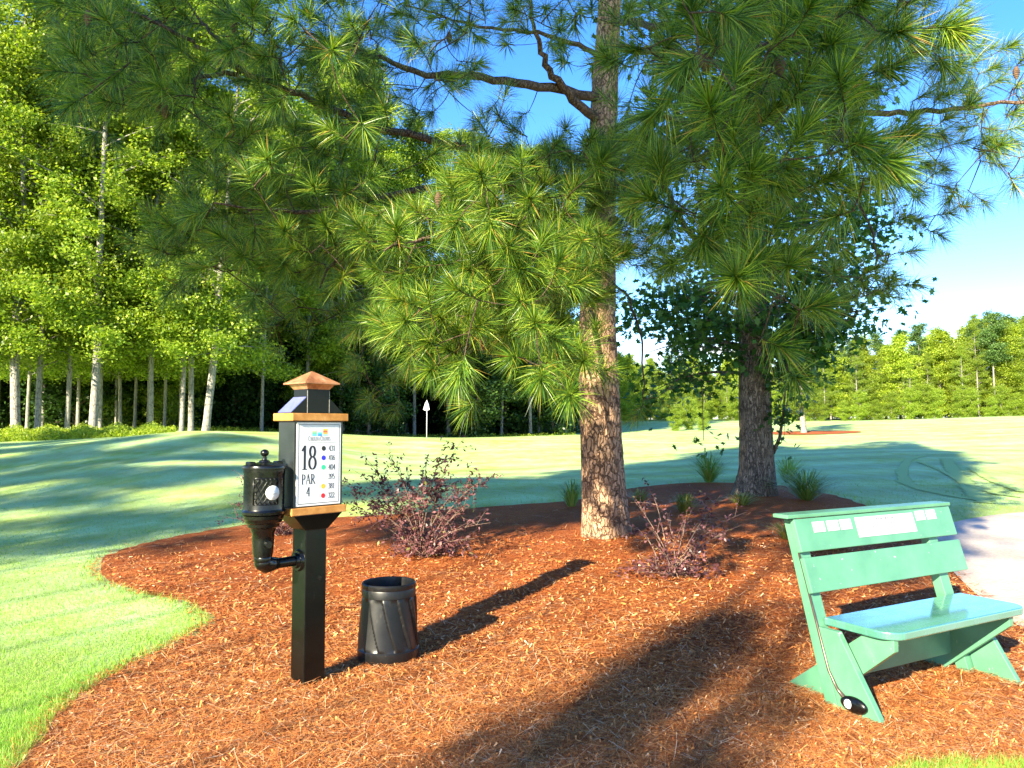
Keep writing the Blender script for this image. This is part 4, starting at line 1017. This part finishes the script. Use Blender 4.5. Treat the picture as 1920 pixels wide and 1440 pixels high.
# far tree line on the right
k = 0; pxs = np.linspace(1120, 2020, 26)
tops = lambda x: np.interp(x, [1120, 1240, 1400, 1560, 1680, 1780, 1870, 1920, 2020], [690, 675, 665, 650, 640, 630, 590, 600, 590])
for k, px in enumerate(pxs):
    px += rng.uniform(-10, 10); d = rng.uniform(112, 122); p = PX(px, 790, d); z0 = h1(p[0], d)
    want = PX(px, tops(px)+rng.uniform(-20, 50), d)[2]-z0; t = [tplD, tplE][k % 2]; hh = 15 if t is tplD else 17
    plant(t, p[0], d, want/hh*1.05, 'sunlit broadleaf tree, %s from the left along the far tree line' % ord_(k+1), group='trees along the far tree line', sz=want/hh)
for k in range(56):
    px = 1095+17*k+rng.uniform(-9, 9); d = rng.uniform(124, 140); p = PX(px, 790, d); z0 = h1(p[0], d); want = PX(px, tops(px)+rng.uniform(-6, 40), d)[2]-z0
    plant([tplE, tplD][k % 2], p[0], d, want/17, 'green tree in the rear rank of the far tree line', group='rear trees of the far tree line', sz=want/(17 if k % 2 == 0 else 15))
for k in range(17):
    px = 1170+48*k+rng.uniform(-14, 14); d = rng.uniform(109, 116); p = PX(px, 790, d); want = PX(px, tops(px)+rng.uniform(-26, 40), d)[2]-h1(p[0], d)
    plant([tplA, tplB][k % 2], p[0], d, want/24*.8, 'slim upright pale trunked tree, %s from the left before the far tree line' % ord_(k+1), group='slim trees before the far tree line', sz=want/24, tr=1.0)
for k, (px, top, d) in enumerate([(1870, 588, 111), (1480, 640, 124), (1690, 622, 122), (1255, 668, 123), (1600, 640, 121), (1780, 625, 120), (1650, 628, 125), (1725, 612, 126), (1905, 596, 119), (1560, 648, 127), (1835, 606, 122)]):
    p = PX(px, 790, d); want = PX(px, top, d)[2]-h1(p[0], d)
    lab = ['tallest pine with bare pale trunk, near the right edge of the far tree line', 'slim pine above the far tree line just right of the grey trunk', 'pine rising over the middle of the far tree line right of the bench', 'pine of the far tree line seen between the two near trunks', 'slim pine rising from the far tree line above the bench back', 'small pine of the far tree line left of the tallest pine', 'far tree line pine left of the middle, above the right half of the bench back', 'thin pine poking out of the far tree line left of the tallest pines', 'pine at the right border of the picture beside the tallest far pine', 'faint pine top just right of the leafy grey trunk in the far tree line', 'second tallest pine of the far tree line, left neighbour of the tallest'][k]
    plant(tplF, p[0], d, want/21, lab, group='pines of the far tree line', sz=want/21)
for k in range(30):
    px = 1120+30.5*k+rng.uniform(-9, 9); d = rng.uniform(106, 110); p = PX(px, 790, d)
    plant(tplC, p[0], d, rng.uniform(.32, .6), 'low bright bush along the foot of the far tree line', 'bush', 'bushes at the foot of the far tree line', name='bush')
for k in range(16):
    px = 1075+13*k+rng.uniform(-5, 5); d = rng.uniform(112, 128); p = PX(px, 790, d)
    plant(tplC, p[0], d, rng.uniform(.8, 1.2), 'low bright bush along the foot of the far tree line', 'bush', 'bushes at the foot of the far tree line', name='bush')
for k in range(7):
    px = 1060+20*k; d = 90+2*k; p = PX(px, 790, d)
    plant(tplD, p[0], d, rng.uniform(.5, .62), 'green tree in the rear rank of the far tree line', group='rear trees of the far tree line')
for k in range(44):
    px = 1085+22*k+rng.uniform(-8, 8); d = rng.uniform(114, 122); p = PX(px, 790, d)
    plant(tplC, p[0], d, rng.uniform(.55, .85), 'low bright bush along the foot of the far tree line', 'bush', 'bushes at the foot of the far tree line', name='bush')
# lone tree on the fairway, with its mulch ring
p = G(1508, 812)
lone = plant(tplB, p[0], p[1], .62, sz=.40, label='lone tree with a pale trunk out on the sunlit fairway behind the grey trunk', name='fairway_tree', tr=1.6)
ring = smooth_poly([(p[0]+3.2*math.cos(a)*1.2, p[1]+3.0*math.sin(a)) for a in np.linspace(0, 6.283, 12, endpoint=False)], 4)
tag(poly_sheet('mulch_ring', ring, .8, lambda x, y, sd: H(x, y)+.03, mm), kind='structure')
# bush in the hollow beyond the green
for k, (px, py, s) in enumerate([(1290, 806, .36), (1268, 808, .24), (1318, 807, .22)]):
    q = G(px, py); plant(tplC, q[0], q[1], s, ['rounded bush in the hollow beyond the green, between the two trunks', 'smaller bush left of the rounded bush beyond the green', 'smaller bush right of the rounded bush beyond the green'][k], 'bush', 'bushes in the hollow beyond the green', name='bush')
# weeds along the foot of the left wood
n = 26000; px = rng.uniform(-60, 330, n); d = rng.uniform(31, 36.5, n); X = (px-960)/FPX*d; px2 = rng.uniform(330, 1080, n//2); d2_ = 41+(px2-330)*.03+rng.uniform(0, 5, n//2)
X = np.concatenate([X, (px2-960)/FPX*d2_]); Y = np.concatenate([d, d2_])
hh = np.concatenate([rng.uniform(.15, .6, n)*(.55+.45*np.sin(px*.05)**2), rng.uniform(.1, .35, n//2)])
Z = H(X, Y)+rng.uniform(0, 1, len(X))*hh
V, F = leaf_quads(np.stack([X, Y, Z], 1), .13, .2, -.3, .35)
tag(mesh_np('ground_cover', V, F, m_leafB), 'strip of bright weeds along the foot of the left wood', 'weeds', kind='stuff')

# flag on the green
q = G(800, 822, 20)
fl = thing('flagstick', q, 'thin white flagstick with a small limp white flag on the green', 'flagstick')
b = MB(); b.tube([(0, 0, -.05), (0, 0, 2.15)], [.022, .018], 8); b.build('pole', m_white, fl, True)
b = MB(); b.add([(0,-.03,2.15),(-.10,-.05,1.98),(-.21,-.02,1.62),(-.12,.02,1.57),(.02,.03,1.56),(.15,0,1.62),(.10,.04,1.9)], [(0,1,2),(0,2,3),(0,3,4),(0,4,5),(0,5,6)]); o = b.build('flag', m_white, fl)
md = o.modifiers.new('s', 'SOLIDIFY'); md.thickness = .01

# ------------------------------------------------------------------ unseen trees added behind the viewer, placed and shaped for their shade
SUN_EL = R(24); SUN_H = np.array([.52, .855]); SUN_H /= np.linalg.norm(SUN_H)
PERP = np.array([SUN_H[1], -SUN_H[0]])
def behind(u, back, tpl, s, sz=None, tr=1.0):
    p = -SUN_H*back + PERP*u
    return plant(tpl, p[0], p[1], s, 'unseen tree added behind the viewer to cast shade', group='unseen trees behind the viewer', name='unseen_shade_tree' if tpl is not tplG else 'unseen_shade_pine', sz=sz, tr=tr)
SHADE = [(-1.25, 16, tplG, .42, 1, .5), (-1.2, 19.5, tplG, .42, 1.12, .5), (-6.4, 16, tplG, .8, 1.0, .2), (-7.2, 19, tplG, .95, 1.15, .2), (-5.65, 13, tplG, .58, 1.0, .2), (-1.7, 10, tplG, .7, .94, .4), (-4.4, 9.5, tplG, .6, .95, .2), (-3.0, 11.5, tplG, .55, 1.05, .2), (-1.5, 13.5, tplC, .29, 1.04, .5),
         (-10.5, 20, tplB, .9, .70, .3), (-14.5, 22, tplA, .95, .64, .35), (-18.5, 20, tplB, .9, .72, .4), (-22.5, 22, tplA, .95, .76, 1), (-27, 21, tplB, .9, .80, 1), (-32, 24, tplA, 1.0, .84, 1),
         (-20.5, 29, tplB, .9, .84, .6), (-25, 28, tplA, .9, .82, .6), (-30, 29, tplB, .9, .92, .6)]
for a in SHADE: behind(*a)

# ------------------------------------------------------------------ light, sky, camera
sd = Vector((-SUN_H[0]*math.cos(SUN_EL), -SUN_H[1]*math.cos(SUN_EL), math.sin(SUN_EL)))
sl_ = bpy.data.lights.new('sun', 'SUN'); sl_.energy = 5.0; sl_.angle = R(.5); sl_.color = (1.0, .89, .64)
so = bpy.data.objects.new('sun', sl_); COL.objects.link(so); so.rotation_euler = sd.to_track_quat('Z', 'Y').to_euler(); so.location = (0, 0, 40)
w = bpy.data.worlds.new('World'); scene.world = w; w.use_nodes = True; nt = w.node_tree
sky = nt.nodes.new('ShaderNodeTexSky'); sky.sky_type = 'NISHITA'; sky.sun_disc = False
sky.sun_elevation = SUN_EL; sky.sun_rotation = math.atan2(sd.x, sd.y) % (2*math.pi)
sky.air_density = 1.0; sky.dust_density = .3; sky.ozone_density = 4.0
hs = N(nt, 'ShaderNodeHueSaturation'); hs.inputs['Hue'].default_value = .513; hs.inputs['Saturation'].default_value = 1.25
nt.links.new(sky.outputs[0], hs.inputs['Color'])
tc = nt.nodes.new('ShaderNodeTexCoord'); sx = nt.nodes.new('ShaderNodeSeparateXYZ'); nt.links.new(tc.outputs['Generated'], sx.inputs[0])
nz = noise(nt, 6, 4, .6, tc.outputs['Generated'], (1, 1, 5))
lo = N(nt, 'ShaderNodeMapRange'); lo.interpolation_type = 'SMOOTHSTEP'; lo.inputs['From Min'].default_value = .13; lo.inputs['From Max'].default_value = .095; nt.links.new(sx.outputs['Z'], lo.inputs['Value'])
nn_ = N(nt, 'ShaderNodeMapRange'); nn_.inputs['From Min'].default_value = .42; nn_.inputs['From Max'].default_value = .62; nt.links.new(nz.outputs['Fac'], nn_.inputs['Value'])
mu = N(nt, 'ShaderNodeMath'); mu.operation = 'MULTIPLY'; nt.links.new(lo.outputs[0], mu.inputs[0]); nt.links.new(nn_.outputs[0], mu.inputs[1])
cc = mixc(nt, mu.outputs[0], hs.outputs['Color'], (4.2, 4.3, 4.5))
nt.links.new(cc, nt.nodes['Background'].inputs['Color']); nt.nodes['Background'].inputs['Strength'].default_value = .105

cam = bpy.data.cameras.new('camera'); cam.sensor_width = 36; cam.lens = 36*FPX/1920; cam.clip_end = 5000; cam.clip_start = .05
co = bpy.data.objects.new('camera', cam); COL.objects.link(co); co.location = (0, 0, CAM_Z); co.rotation_euler = (R(90)+PITCH, 0, 0)
scene.camera = co
scene.view_settings.view_transform = 'Standard'; scene.view_settings.look = 'None'; scene.view_settings.gamma = 1
scene.view_settings.exposure = 2.2
cy = scene.cycles
cy.max_bounces = 6; cy.diffuse_bounces = 3; cy.glossy_bounces = 3; cy.transmission_bounces = 4; cy.transparent_max_bounces = 4
